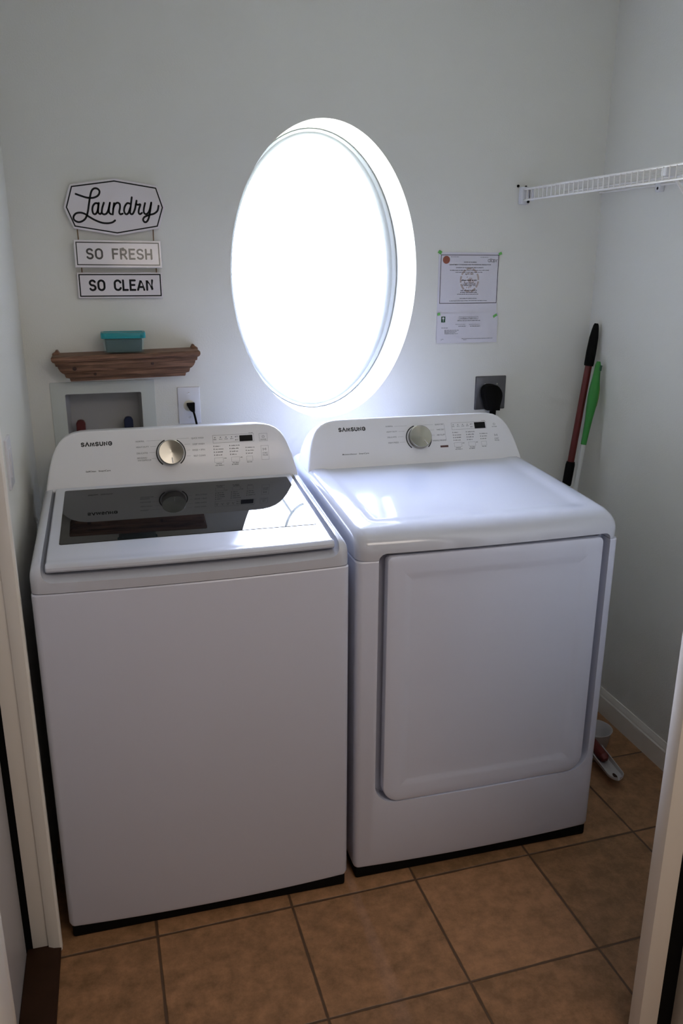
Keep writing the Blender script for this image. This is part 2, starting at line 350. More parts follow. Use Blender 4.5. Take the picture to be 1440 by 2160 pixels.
GLYPH = {  # strokes in a unit box: width given, height 1
 'S': (.52, [arc(.26, .75, .24, .25, 25, 180) + arc(.26, .75, .24, .25, 180, 262)[1:] + arc(.26, .25, .25, .25, 82, -90)[0:] + arc(.26, .25, .25, .25, -90, -155)[1:]]),
 'O': (.60, [arc(.30, .68, .28, .32, 0, 180) + arc(.30, .32, .28, .32, 180, 360) + [(.58, .68)]]),
 'F': (.46, [[(.46, 1), (.02, 1), (.02, 0)], [(.02, .52), (.40, .52)]]),
 'R': (.54, [[(.02, 0), (.02, 1), (.27, 1)] + arc(.27, .73, .23, .27, 90, -90) + [(.02, .46)], [(.28, .46), (.52, 0)]]),
 'E': (.46, [[(.46, 1), (.02, 1), (.02, 0), (.46, 0)], [(.02, .52), (.40, .52)]]),
 'H': (.54, [[(.02, 0), (.02, 1)], [(.52, 0), (.52, 1)], [(.02, .5), (.52, .5)]]),
 'C': (.54, [arc(.30, .68, .28, .32, 20, 180) + arc(.30, .32, .28, .32, 180, 340)]),
 'L': (.42, [[(.02, 1), (.02, 0), (.42, 0)]]),
 'A': (.60, [[(.0, 0), (.30, 1), (.60, 0)], [(.11, .30), (.49, .30)]]),
 'V': (.66, [[(.0, 0), (.33, 1), (.66, 0)]]),      # an A without its bar
 'N': (.56, [[(.02, 0), (.02, 1), (.54, 0), (.54, 1)]]),
 'M': (.74, [[(.02, 0), (.10, 1), (.37, .1), (.64, 1), (.72, 0)]]),
 'U': (.60, [[(.02, 1)] + arc(.30, .30, .28, .30, 180, 360) + [(.58, 1)]]),
 'G': (.62, [arc(.30, .68, .28, .32, 15, 180) + arc(.30, .32, .28, .32, 180, 360) + [(.58, .48), (.34, .48)]]),
}
def strokes(bm, s, F, x0, x1, y, h, w, d=0.0003, gap=.26, space=.42):
    tot = sum((GLYPH[c][0] if c != ' ' else space) + gap for c in s) - gap
    sx = (x1 - x0 - w) / tot; cx = x0 + w / 2; hh = h - w
    for c in s:
        if c == ' ': cx += (space + gap) * sx; continue
        for q_, st in enumerate(GLYPH[c][1]): ribbon(bm, [(cx + p[0] * sx, y + w / 2 + p[1] * hh) for p in st], w, F, d + q_ * .00008)
        cx += (GLYPH[c][0] + gap) * sx
def dashes(bm, F, x0, x1, y, h, d=0.0003, seed=1):
    """a line of print too small to read: short marks with word gaps"""
    rg = random.Random(seed); x = x0
    while x < x1 - h * .5:
        n = rg.randint(2, 7)
        for _ in range(n):
            w = h * rg.uniform(.35, .6)
            if x + w > x1: break
            quad(bm, F, x, x + w, y, y + h * rg.choice((.7, .75, 1.0)), d); x += w + h * .22
        x += h * .5
def boolean(o, cutter_bm, op='DIFFERENCE'):
    me = bpy.data.meshes.new('cut'); bmesh.ops.recalc_face_normals(cutter_bm, faces=cutter_bm.faces); cutter_bm.to_mesh(me); cutter_bm.free()
    c = bpy.data.objects.new('cut', me); COL.objects.link(c)
    md = o.modifiers.new('b', 'BOOLEAN'); md.operation = op; md.solver = 'EXACT'; md.object = c
    bpy.context.view_layer.update()
    new = bpy.data.meshes.new_from_object(o.evaluated_get(bpy.context.evaluated_depsgraph_get()))
    o.modifiers.clear(); old = o.data; nm = old.name; o.data = new; bpy.data.meshes.remove(old); new.name = nm
    bpy.data.objects.remove(c); bpy.data.meshes.remove(me)
    new.polygons.foreach_set('use_smooth', [True] * len(new.polygons)); new.set_sharp_from_angle(angle=math.radians(32))

# ------------------------------------------------------------------ the room
XL, XR, WH = -0.51, 1.3375, 2.44
WX, WZ, WA, WB = 0.396, 1.504, 0.297, 0.4455      # oval window
bm = NB()
N = 128
def oval(a, b_, y, n=N): return [Vector((WX + a * math.cos(2 * PI * k / n), y, WZ + b_ * math.sin(2 * PI * k / n))) for k in range(n)]
def rim(y):
    out = []
    for k in range(N):
        c, s = math.cos(2 * PI * k / N), math.sin(2 * PI * k / N); t = 1e9
        for lim, v, o in ((2.0, c, WX), (-1.2, c, WX), (WH + .06, s, WZ), (-0.06, s, WZ)):
            if abs(v) > 1e-9 and (lim - o) / v > 0: t = min(t, (lim - o) / v)
        out.append(Vector((WX + c * t, y, WZ + s * t)))
    return out
loft(bm, [rim(0), oval(WA, WB, 0), oval(WA - .004, WB - .003, .19), oval(WA - .004, WB - .003, .26), rim(.26)], cap0=False, cap1=False)
# square the corners of the wall slab
struct('wall_back', bm, 'wall')
bm = NB(); box(bm, XL - .11, XL, -.888, 0, 0, WH); struct('wall_left', bm, 'wall')
bm = NB(); box(bm, XR, XR + .12, -4.6, 0, 0, WH); struct('wall_right', bm, 'wall')
bm = NB(); box(bm, .755, XR, -1.46, -1.36, 0, WH); box(bm, -.6, .755, -1.46, -1.36, 2.08, WH); struct('wall_front', bm, 'wall')
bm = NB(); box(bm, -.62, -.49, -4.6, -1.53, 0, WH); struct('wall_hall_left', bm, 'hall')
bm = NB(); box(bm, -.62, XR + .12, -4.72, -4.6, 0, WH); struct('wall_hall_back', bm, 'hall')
bm = NB(); box(bm, -.8, XR + .2, -4.75, .05, -.06, 0); struct('floor', bm, 'tile')
bm = NB(); box(bm, -.8, XR + .2, -4.75, .05, WH, WH + .06); struct('ceiling', bm, 'ceiling')

# window
win = bpy.data.objects.new('window_1', None); COL.objects.link(win); win.location = (WX, .2, WZ); win['kind'] = 'structure'
bm = NB()
def ringprof(prof): return [oval(WA + da, WB + db, y) for da, db, y in prof]
loft(bm, ringprof([(-.005, -.003, .25), (-.005, -.003, .176), (-.010, -.006, .172), (-.016, -.010, .176), (-.019, -.013, .184), (-.024, -.016, .184), (-.030, -.021, .188), (-.034, -.024, .20), (-.034, -.024, .25)]), cap0=False, cap1=False)
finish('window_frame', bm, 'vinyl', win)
bm = NB(); loft(bm, [oval(WA - .034, WB - .024, .206), oval(WA - .034, WB - .024, .210)]); finish('glass_pane', bm, 'glass', win)
bm = NB(); GA, GB = .085, .125
def bar2(bm, p, q, w, t):
    p, q = Vector(p), Vector(q); e = (q - p).normalized(); s = e.cross(Vector((0, 1, 0))) * w
    loft(bm, [[p + s + Vector((0, -t, 0)), p - s + Vector((0, -t, 0)), p - s + Vector((0, t, 0)), p + s + Vector((0, t, 0))], [q + s + Vector((0, -t, 0)), q - s + Vector((0, -t, 0)), q - s + Vector((0, t, 0)), q + s + Vector((0, t, 0))]])
for k in range(8):
    a = PI * k / 4; c, s = math.cos(a), math.sin(a)
    bar2(bm, (WX + c * GA, .226, WZ + s * GB), (WX + c * (WA - .03), .226, WZ + s * (WB - .02)), .004, .003)
loft(bm, [oval(GA - .004, GB - .004, .223, 48), oval(GA + .004, GB + .004, .223, 48), oval(GA + .004, GB + .004, .229, 48), oval(GA - .004, GB - .004, .229, 48), oval(GA - .004, GB - .004, .223, 48)], cap0=False, cap1=False)
finish('window_grille', bm, 'grille', win)

# left doorway: jamb, casing, black strip for the gap's shade, closed door, threshold
bm = NB(); box(bm, -.545, -.498, -.908, -.888, .012, 2.06, .001); struct('trim_1', bm, 'trim')
bm = NB()
prof = [(-.51, -.912), (-.498, -.918), (-.484, -.920), (-.480, -.914), (-.480, -.900), (-.486, -.894), (-.487, -.878), (-.492, -.872), (-.492, -.846), (-.497, -.840), (-.51, -.838)]
loft(bm, [[Vector((x, y, z)) for x, y in prof] for z in (0, 2.1)]); struct('trim_2', bm, 'trim')
bm = NB(); box(bm, -.585, -.545, -.905, -.888, .0, 2.06); struct('jamb_gap_shade', bm, 'rubber')  # black strip standing in for the dark gap beside the door
bm = NB(); box(bm, -.545, -.48, -1.53, -1.502, 0, 2.06, .001); box(bm, -.545, -.478, -1.62, -1.53, 0, 2.1, .003); struct('trim_4', bm, 'trim')
bm = NB(); box(bm, -.600, -.5585, -1.502, -.915, .004, 2.04, .003); struct('door_1', bm, 'door')
bm = NB(); box(bm, -.5585, -.482, -1.502, -.905, 0, .012, .004); struct('trim_5', bm, 'threshold')
bm = NB(); box(bm, -.62, -.545, -1.50, -.9, 2.06, WH); struct('wall_left_header', bm, 'wall')
bm = NB(); box(bm, -.70, -.61, -1.54, -.88, 0, 2.2); struct('wall_left_outer', bm, 'wall')
# right doorway
bm = NB(); box(bm, .661, .705, -1.50, -1.468, 0, 2.08, .002); struct('trim_6', bm, 'trim')
bm = NB(); box(bm, .700, .775, -1.466, -1.452, 0, 2.08); struct('doorway_gap_shade', bm, 'rubber')  # black strip put behind the jamb so the gap reads as dark shade
bm = NB(); box(bm, .770, .85, -1.50, -1.46, 0, 2.10, .003); struct('trim_8', bm, 'wall')
# baseboards
def baseboard(name, L):
    bm = NB(); P = [(0, 0), (.013, 0), (.013, .066), (.010, .071), (.010, .076), (.006, .084), (.004, .092), (0, .092)]
    loft(bm, [[L(a, z, t) for a, z in P] for t in (0, 1)]); struct(name, bm, 'trim')
baseboard('baseboard_right', lambda a, z, t: Vector((XR - a, -1.36 * (1 - t) - .013 * t, z)))
baseboard('baseboard_back', lambda a, z, t: Vector((XL + (XR - XL) * t, -a, z)))

# ------------------------------------------------------------------ laundry machines
def shell_grid(bm, x0, x1, prof, r, bow=0.0, yfront=-.889, nx=40, nr=7, disp=None):
    """surface swept across x along a side profile (y,z), rolled over at both ends with radius r"""
    cx = (x0 + x1) / 2; hw = (x1 - x0) / 2
    nrm = []
    for i in range(len(prof)):
        a = Vector(prof[max(i - 1, 0)]); c = Vector(prof[min(i + 1, len(prof) - 1)]); t = (c - a).normalized(); nrm.append(Vector((-t.y, t.x)))
    cols = []
    for k in range(nr + 1): cols.append((-hw + r - r * math.cos(.5 * PI * k / nr), r - r * math.sin(.5 * PI * k / nr)))
    for k in range(1, nx): cols.append((-hw + r + (2 * hw - 2 * r) * k / nx, 0.0))
    for k in range(nr + 1): cols.append((hw - r + r * math.sin(.5 * PI * k / nr), r - r * math.cos(.5 * PI * k / nr)))
    loops = []
    for u, ins in cols:
        L = []
        for (y, z), n in zip(prof, nrm):
            f = max(0.0, min(1.0, (-y - .3) / (-yfront - .3)))
            b_ = bow * (1 - (u / hw) ** 2) * f * f
            dz = disp(u, y) if disp else 0.0
            yy = y - n.x * ins - b_; zz = max(z - n.y * ins + dz, prof[0][1])
            L.append(Vector((cx + u, yy, zz)))
        L.append(Vector((cx + u, prof[-1][0], prof[0][1])))
        loops.append(L)
    loft(bm, loops)
def cabinet(bm, x0, x1, yf, yb, z0, z1, r, bow, bev=.012):
    cx = (x0 + x1) / 2; hw = (x1 - x0) / 2
    def plan(d):
        P = [(hw - d, yb), ]
        a = [(hw - r - 0 + (r - d) * math.cos(t), yf + r - (r - d) * math.sin(t)) for t in [.5 * PI * k / 8 for k in range(9)]]
        fr = [(hw - r - (2 * hw - 2 * r) * k / 24, yf + d) for k in range(1, 24)]
        a2 = [(-x, y) for x, y in a[::-1]]
        P = [(hw - d, yb)] + a + fr + a2 + [(-hw + d, yb)]
        return [(x, y - (bow * (1 - (x / hw) ** 2) if y < yf + r + .001 else 0)) for x, y in P]
    L = []
    for d, z in ((bev, z0), (bev * .3, z0 + bev * .3), (0, z0 + bev), (0, z1 - .003), (.002, z1)):
        L.append([Vector((cx + x, y, z)) for x, y in plan(d)])
    loft(bm, L)
CON = [(-.012, .336), (.006, .3335), (.034, .328), (.055, .3235), (.07, .319), (.09, .3125), (.108, .304), (.122, .295), (.134, .282), (.1425, .265), (.147, .245), (.1482, .225)]
def console(root, cx, yb, zb, yt, zt, back, s):
    F = frame((cx, yb, zb), (1, 0, 0), (0, yt - yb, zt - zb))
    half = [(w, h * s) for h, w in CON]
    O = half + [(half[-1][0] * k / 6, half[-1][1] + .0006 * (1 - (k / 6) ** 2)) for k in (4, 2, 0, -2, -4)] + [(-w, h) for w, h in half[::-1]]
    bm = NB()
    loops = []
    for d, z in ((.0065, 0), (.0035, -.0007), (.001, -.003), (0, -.006), (0, -.0115), (.0012, -.012), (.0012, -.0135), (0, -.014)):
        loops.append([F @ Vector((p[0], p[1], z)) for p in offset_poly(O, d)])
    last = loops[-1]
    for t, kz, kx in ((.12, .985, 1.0), (.35, .955, .999), (.65, .90, .997), (.92, .83, .993), (1.0, .78, .975)):
        loops.append([Vector((cx + (p.x - cx) * kx, p.y + (back - p.y) * t, zb + (p.z - zb) * (kz if p.z > zb else 1))) for p in last])
    loft(bm, loops)
    return finish('control_console', bm, 'panel', root, 30), F
def knob_set(root, F, kx, ky, r, ring_l, ring_r, pointer):
    bm = NB()
    ribbon(bm, arc(kx, ky, r + .0045, r + .0045, *ring_l, 24), .0032, F, .0004, False)
    finish('dial_mark', bm, 'print', root, 0); bm = NB()
    ribbon(bm, arc(kx, ky, r + .0045, r + .0045, *ring_r, 24), .0032, F, .0004, False)
    finish('dial_mark', bm, 'print', root, 0)
    o = F @ Vector((kx, ky, 0))
    # built at its own origin so that the brushing runs round the dial
    L = []; n = 64
    for q, d in ((r * .90, 0), (r * .98, .002), (r, .005), (r, .017), (r * .985, .0195), (r * .95, .0206), (r * .3, .0192), (r * .02, .0190)):
        L.append([Vector((q * math.cos(2 * PI * k / n), q * math.sin(2 * PI * k / n), d)) for k in range(n)])
    bm = NB(); loft(bm, L)
    k = finish('dial', bm, 'knob', None, 30); k.parent = root; k.location = o - woff(root); k.rotation_euler = F.to_3x3().to_euler()
    bm = NB(); quad(bm, Matrix.Identity(4), -.0011, .0011, -r * .9, -r * .45, .0212)
    pm = finish('pointer_mark', bm, 'plate', None, 0); pm.parent = k; pm.rotation_euler = (0, 0, pointer)

# ---- washer
WX0, WX1 = -0.4629, 0.2231; WCX = (WX0 + WX1) / 2; WY = -0.889
washer = thing('washing_machine', (WCX, -.52, 0), 'white top-load washing machine with dark glass lid, left of the front-door dryer', 'washing machine')
bm = NB(); cabinet(bm, WX0, WX1, WY, -.16, .030, .885, .014, .012); finish('cabinet', bm, 'enamel', washer, 30)
bm = NB(); box(bm, WX0 + .006, WX1 - .006, WY + .003, -.18, 0, .034, .006); finish('base', bm, 'black', washer)
prof = [(WY, .8872), (WY, .900), (WY + .0005, .912), (WY + .003, .923), (WY + .008, .932), (WY + .016, .9395), (WY + .03, .9445), (-.81, .949), (-.70, .9562), (-.60, .9627), (-.50, .9693), (-.39, .9765), (-.30, .979), (-.16, .979)]
bm = NB(); shell_grid(bm, WX0, WX1, prof, .022, .012, WY)
top = finish('top_cover', bm, 'gloss', washer, 30)
cut = NB(); cz = [(-.386, 1.06), (-.386, .955), (-.845, .918), (-.864, .9165), (-.96, .893), (-1.02, .893), (-1.02, 1.06)]
hw = .3195; rc = .022; wx = WCX + .0005
def cutloop(ins): return ins
L = []
for k in range(7):   # rounded lower edges of the lid well: inset the floor near both ends
    a = .5 * PI * k / 6; L.append((-hw + rc - rc * math.cos(a), rc * (1 - math.sin(a))))
L = L + [(-u, i) for u, i in L[::-1]]
loft(cut, [[Vector((wx + u, y, z + (i if z < 1.0 else 0))) for y, z in cz] for u, i in L])
boolean(top, cut)
for sx in (-1, 1):
    bm = NB(); box(bm, wx + sx * .3155 - .0042, wx + sx * .3155 + .0042, -.862, -.395, .915, .9225, 0); [setattr(v, 'co', Vector((v.co.x, v.co.y, v.co.z + .030 * (v.co.y + .862) / .467))) for v in bm.verts]; finish('gap_shade_strip', bm, 'black', washer)  # black strips that paint in the shade of the lid gap
# lid
hw = .3115
SL = .080
lz = lambda y: .9765 - .0655 * .21 - SL * (-.60 - y)
lp = [(-.872, .9265), (-.8755, .931), (-.8745, .9365), (-.869, .941), (-.860, .9435), (-.846, lz(-.846) - .0012), (-.832, lz(-.832) - .0002)] + [(y, lz(y)) for y in (-.80, -.77, -.70, -.6, -.5, -.42, -.393)]
bm = NB(); cols = []
r = .005
for k in range(5): cols.append((-hw + r - r * math.cos(.5 * PI * k / 4), r * (1 - math.sin(.5 * PI * k / 4))))
for k in range(1, 24): cols.append((-hw + r + (2 * hw - 2 * r) * k / 24, 0))
for k in range(5): cols.append((hw - r + r * math.sin(.5 * PI * k / 4), r * (1 - math.cos(.5 * PI * k / 4))))
L = []
for u, ins in cols:
    q = []
    for y, z in lp:
        fr = max(0, (-y - .76) / .115); b_ = .010 * (1 - (u / hw) ** 2) * fr
        q.append(Vector((wx + u, y - b_ + ins * (1 if y < -.85 else 0), z - ins * (0 if y < -.868 else 1))))
    q.append(Vector((wx + u, -.393, lz(-.393) - .014))); q.append(Vector((wx + u, -.855, .928)))
    L.append(q)
loft(bm, L); lid = finish('lid', bm, 'gloss', washer, 32)
ly = -.405 - .3735 / 2
F = frame((-.1155, -.5915, lz(-.5915) + .0006), (1, 0, 0), (0, 1, SL)); GH = .1745 * math.hypot(1, SL)
bm = NB(); solid(bm, [rr(.2915, GH, .006)] * 2 + [rr(.2915, GH, .006, .0008)], [-.004, 0, .0006], F); finish('glass_panel', bm, 'glassblack', lid, 30)
for bx in (-.30, .12):
    bm = NB(); disc(bm, frame((bx, -.862, .9275), (1, 0, 0), (0, -1, 0)), .006, .004, .001); finish('bumper', bm, 'scoop', lid)
con, F = console(washer, WCX, -.388, .978, -.338, 1.112, -.175, 1.0)
lx = lambda x: x - WCX
bm = NB(); strokes(bm, 'SVMSUNG', F, lx(-.3608), lx(-.2805), .1058, .0118, .0030, .0003, .30); finish('lettering', bm, 'print', washer, 0)
for s, x, y, w in (('NORMAL', -.22, .1106, .0226), ('HEAVY DUTY', -.2196, .0951, .0328), ('DELICATES', -.2196, .0786, .0286), ('BEDDING/', -.219, .0656, .0258), ('WATERPROOF', -.2187, .0592, .0356),
                   ('QUICK WASH', -.0727, .1121, .033), ('DEEP WASH', -.0703, .0955, .0313), ('RINSE + SPIN', -.0716, .0795, .0326), ('SELF CLEAN', -.07, .0637, .0318)):
    bm = NB(); text(bm, s, F, lx(x), y, .0042, w); finish('cycle_label', bm, 'greyprint', washer, 0)
for x0, x1, y in ((-.192, -.152, .1128), (-.183, -.168, .0972), (-.187, -.171, .0808), (-.181, -.170, .0645), (-.111, -.079, .1148), (-.092, -.077, .0983), (-.086, -.078, .0823), (-.089, -.078, .0665)):
    bm = NB(); quad(bm, F, lx(x0), lx(x1), y, y + .0004, .0003); finish('guide_line', bm, 'greyprint', washer, 0)
bm = NB()
text(bm, 'SelfClean   SmartCare', F, lx(-.3531), .0378, .0040, .063, bold=.012); finish('feature_lettering', bm, 'print', washer, 0); bm = NB()
def control_marks(bm, F, sx, sy):
    outline_rect(bm, F, lx(-.0151) + sx, lx(.0984) + sx, .0973 + sy, .1190 + sy, .0005, .0003)
    for k in range(4):
        x = lx(-.009) + .0153 * k + sx; quad(bm, F, x - .0015, x + .0015, .1114 + sy, .1134 + sy, .0003); dashes(bm, F, x - .004, x + .005, .1065 + sy, .0022, seed=k)
    for y in (.1108, .1022):
        quad(bm, F, lx(.0465) + sx, lx(.0488) + sx, y + sy, y + .0028 + sy, .0003); outline_rect(bm, F, lx(.0505) + sx, lx(.0545) + sx, y + sy, y + .0034 + sy, .0005, .0003)
    for c, (x, y0, n) in enumerate(((-.0136, .0886, 4), (.03, .0884, 4), (.0743, .0808, 3))):
        for k in range(n):
            y = y0 - k * .0081; quad(bm, F, lx(x) - .001 + sx, lx(x) + .001 + sx, y - .0016 + sy, y + .0016 + sy, .0003)
            dashes(bm, F, lx(x) + .004 + sx, lx(x) + (.012, .022, .018, .016)[(k + c) % 4] + .006 + sx, y - .0015 + sy, .0029, seed=10 * c + k)
    for k, (x0, x1) in enumerate(((-.0149, .0095), (.0318, .0542), (.0738, .0908))):
        outline_rect(bm, F, lx(x0) + sx, lx(x1) + sx, .0437 + sy, .0566 + sy, .0004, .0003)
        dashes(bm, F, lx((x0 + x1) / 2) - .008 + sx, lx((x0 + x1) / 2) + .009 + sx, .0392 + sy, .0027, seed=50 + k)
        if k < 2: dashes(bm, F, lx(x1) + .002 + sx, lx(x1) + .009 + sx, .0535 + sy, .0026, seed=60 + k)
    dashes(bm, F, lx(-.0014) - .012 + sx, lx(-.0014) + .012 + sx, .0347 + sy, .0027, seed=71); dashes(bm, F, lx(.0412) - .009 + sx, lx(.0412) + .009 + sx, .0347 + sy, .0027, seed=72)
    dashes(bm, F, lx(.085) + sx, lx(.0975) + sx, .1205 + sy, .0016, seed=73)
    # power and start keys
    ribbon(bm, arc(lx(.1248) + sx, .1086 + sy, .0033, .0033, 125, 415, 18), .0007, F, .0003); ribbon(bm, [(lx(.1248) + sx, .1086 + sy), (lx(.1248) + sx, .1125 + sy)], .0007, F, .0003)
    text(bm, 'POWER', F, lx(.1251) + sx, .0988 + sy, .0034, .016, align='c')
    x, y = lx(.1245) + sx, .0735 + sy
    ribbon(bm, [(x - .0035, y - .003), (x + .0015, y), (x - .0035, y + .003), (x - .0035, y - .003)], .0007, F, .0003)
    for q in (.0028, .0048): quad(bm, F, x + q, x + q + .0008, y - .0033, y + .0033, .0003)
    text(bm, 'START', F, lx(.1263) + sx, .0616 + sy, .0037, .0145, align='c'); text(bm, 'PAUSE', F, lx(.1265) + sx, .0550 + sy, .0037, .0145, align='c')
    quad(bm, F, lx(.119) + sx, lx(.1335) + sx, .0601 + sy, .0605 + sy, .0003)
control_marks(bm, F, 0, 0)
outline_rect(bm, F, lx(.1132), lx(.1360), .0965, .1180, .0004, .0003); outline_rect(bm, F, lx(.1156), lx(.1366), .0440, .0835, .0004, .0003)
finish('control_markings', bm, 'greyprint', washer, 0)
bm = NB(); plate(bm, F, .0182, .0083, .001, .0006, .0002, lx(.0764), .1070); finish('display', bm, 'display', washer)
knob_set(washer, F, lx(-.1299), .0772, .0335, (112, 232), (-52, 62), math.radians(4))

# ---- dryer
DX0, DX1 = 0.2425, 0.9285; DCX = (DX0 + DX1) / 2; DY = -0.8787
dryer = thing('clothes_dryer', (DCX, -.52, 0), 'white dryer with a large square front door, between the washing machine and the right wall', 'dryer')
bm = NB(); cabinet(bm, DX0, DX1, DY, -.16, .032, .886, .016, .010); cab = finish('cabinet', bm, 'enamel', dryer, 30)
bm = NB(); box(bm, DX0 + .006, DX1 - .006, DY + .004, -.18, 0, .036, .006); finish('base', bm, 'black', dryer)
prof = [(DY, .8872), (DY - .001, .898), (DY - .001, .910), (DY + .001, .921), (DY + .006, .931), (DY + .014, .9395), (DY + .025, .9465), (DY + .04, .952), (DY + .055, .9553)] + \
       [(y, .9553 + .0235 * ((y - DY - .055) / .45) ** .85) for y in (-.80, -.78, -.765, -.75, -.70, -.62, -.54, -.46, -.39)] + [(-.36, .9785), (-.25, .980), (-.16, .980)]
def dish(u, y):
    def sm(t): t = max(0, min(1, t)); return t * t * (3 - 2 * t)
    dx = (.343 - abs(u) - .046) / .032; dy = (y - (DY + .070)) / .035
    return -.0055 * sm(dx) * sm(dy) * sm((-.345 - y) / .03)
bm = NB(); shell_grid(bm, DX0, DX1, prof, .030, .010, DY, nx=64, disp=dish); dtop = finish('top_cover', bm, 'gloss', dryer, 32)
def door_cut():
    c = NB(); cxx, czz, hw_, hh_ = (.2955 + .9030) / 2, (.225 + .9035) / 2, (.9030 - .2955) / 2, (.9035 - .225) / 2
    O = rr(hw_, hh_, (.055, .055, .018, .018)); Fc = frame((cxx, 0, czz), (1, 0, 0), (0, 0, 1))
    solid(c, [O, O], [.838, 1.0], Fc); return c
boolean(cab, door_cut()); boolean(dtop, door_cut())
dcx, dcz, dhw, dhh = (.3165 + .8835) / 2, (.2265 + .8945) / 2, (.8835 - .3165) / 2, (.8945 - .2265) / 2
RAD = (.046, .046, .014, .014)
bm = NB(); loops = []
yb_ = lambda x: -.010 * (1 - ((x - DCX) / .343) ** 2)
lay = [(.004, .026), (0, .022), (0, .004), (.0012, .0012), (.004, 0), (.02, 0), (.040, 0), (.048, .0008), (.056, .0030), (.064, .0038), (.09, .0038), (.14, .0038), (.2, .0038), (.26, .0038), (dhw - .0005, .0038)]
for d, dep in lay:
    loops.append([Vector((dcx + p[0], DY - .0015 + dep + yb_(dcx + p[0]), dcz + p[1])) for p in rr(dhw, dhh, RAD, d)])
loft(bm, loops); finish('door', bm, 'enamel', dryer, 25)
bm = NB(); box(bm, .3170, .8830, -.8600, -.8400, .8935, .9030); finish('gap_shade_strip', bm, 'black', dryer)  # black bar added to darken the shaded gap above the door
con, F = console(dryer, DCX, -.355, .978, -.285, 1.107, -.205, .986)
lx = lambda x: x - DCX
bm = NB(); strokes(bm, 'SVMSUNG', F, lx(.3545), lx(.4373), .1062, .0125, .0031, .0003, .30); finish('lettering', bm, 'print', dryer, 0)
for s, x, y, w in (('NORMAL', .4997, .1136, .0231), ('HEAVY DUTY', .5005, .0968, .0328), ('DELICATES', .5011, .0801, .028), ('PERM PRESS', .5014, .0630, .0323),
                   ('QUICK DRY', .6552, .1121, .0274), ('TIME DRY', .6575, .0957, .0252), ('AIR FLUFF', .6565, .0793, .0262), ('WRINKLE RELEASE', .6403, .0624, .0432)):
    bm = NB(); text(bm, s, F, lx(x), y, .0042, w); finish('cycle_label', bm, 'greyprint', dryer, 0)
for x0, x1, y in ((.527, .566, .1148), (.537, .556, .0984), (.533, .551, .0818), (.537, .553, .0648), (.613, .648, .1142), (.633, .650, .0976), (.636, .650, .0812), (.630, .638, .0642)):
    bm = NB(); quad(bm, F, lx(x0), lx(x1), y, y + .0004, .0003); finish('guide_line', bm, 'greyprint', dryer, 0)
bm = NB(); quad(bm, F, lx(.6840), lx(.6844), .063, .116, .0003); finish('guide_line', bm, 'greyprint', dryer, 0)
bm = NB()
text(bm, 'MoistureSensor   SmartCare', F, lx(.3576), .0360, .0040, .0802, bold=.012); finish('feature_lettering', bm, 'print', dryer, 0); bm = NB()
_lx = lx
lx = lambda x: x - WCX
control_marks(bm, F, (.7075 - DCX) - (-.0149 - WCX) , -.0022)
lx = _lx
finish('control_markings', bm, 'greyprint', dryer, 0)
bm = NB(); plate(bm, F, .0178, .0098, .001, .0006, .0002, lx(.7999), .1051); finish('display', bm, 'display', dryer)
bm = NB(); quad(bm, F, lx(.6625), lx(.6878), .0422, .0481, .0003); finish('badge', bm, 'badge', dryer, 0)
knob_set(dryer, F, lx(.5982), .0752, .0345, (105, 228), (-48, 5), math.radians(35))

# ------------------------------------------------------------------ things on the back wall
# hanging sign of three boards
sign = thing('wall_sign', (-.224, 0, 1.60), 'hanging white three-board sign lettered Laundry, So Fresh, So Clean, above the wooden ledge', 'sign')
def board(O, cx, cz, y, th, matname, tilt=0.0, yaw=0.0):
    X = Vector((1, 0, 0)); Yv = Vector((0, 0, 1))
    Rm = Matrix.Rotation(tilt, 3, 'X') @ Matrix.Rotation(yaw, 3, 'Z')
    Fb = frame((cx, y, cz), Rm @ X, Rm @ Yv)
    bm = NB(); solid(bm, [O, O, offset_poly(O, .0012)], [0, th - .0012, th], Fb)
    return finish('board', bm, matname, sign, 25), frame(Fb @ Vector((0, 0, th)), Rm @ X, Rm @ Yv)
OCT = [(-.1187, .0583), (-.1392, -.0027), (-.1181, -.0587), (.0015, -.0765), (.1196, -.0559), (.1391, .0011), (.1213, .0592), (.0024, .0762)][::-1]
b1, F1 = board(OCT, -.224, 1.691, -.004, .009, 'board')
def poly_border(bm, O, ins, w, F):
    A = offset_poly(O, ins); B = offset_poly(O, ins + w); n = len(O)
    va = [bm.verts.new(F @ Vector((*p, .0003))) for p in A]; vb = [bm.verts.new(F @ Vector((*p, .0003))) for p in B]
    for i in range(n): bm.faces.new((va[i], va[(i + 1) % n], vb[(i + 1) % n], vb[i]))
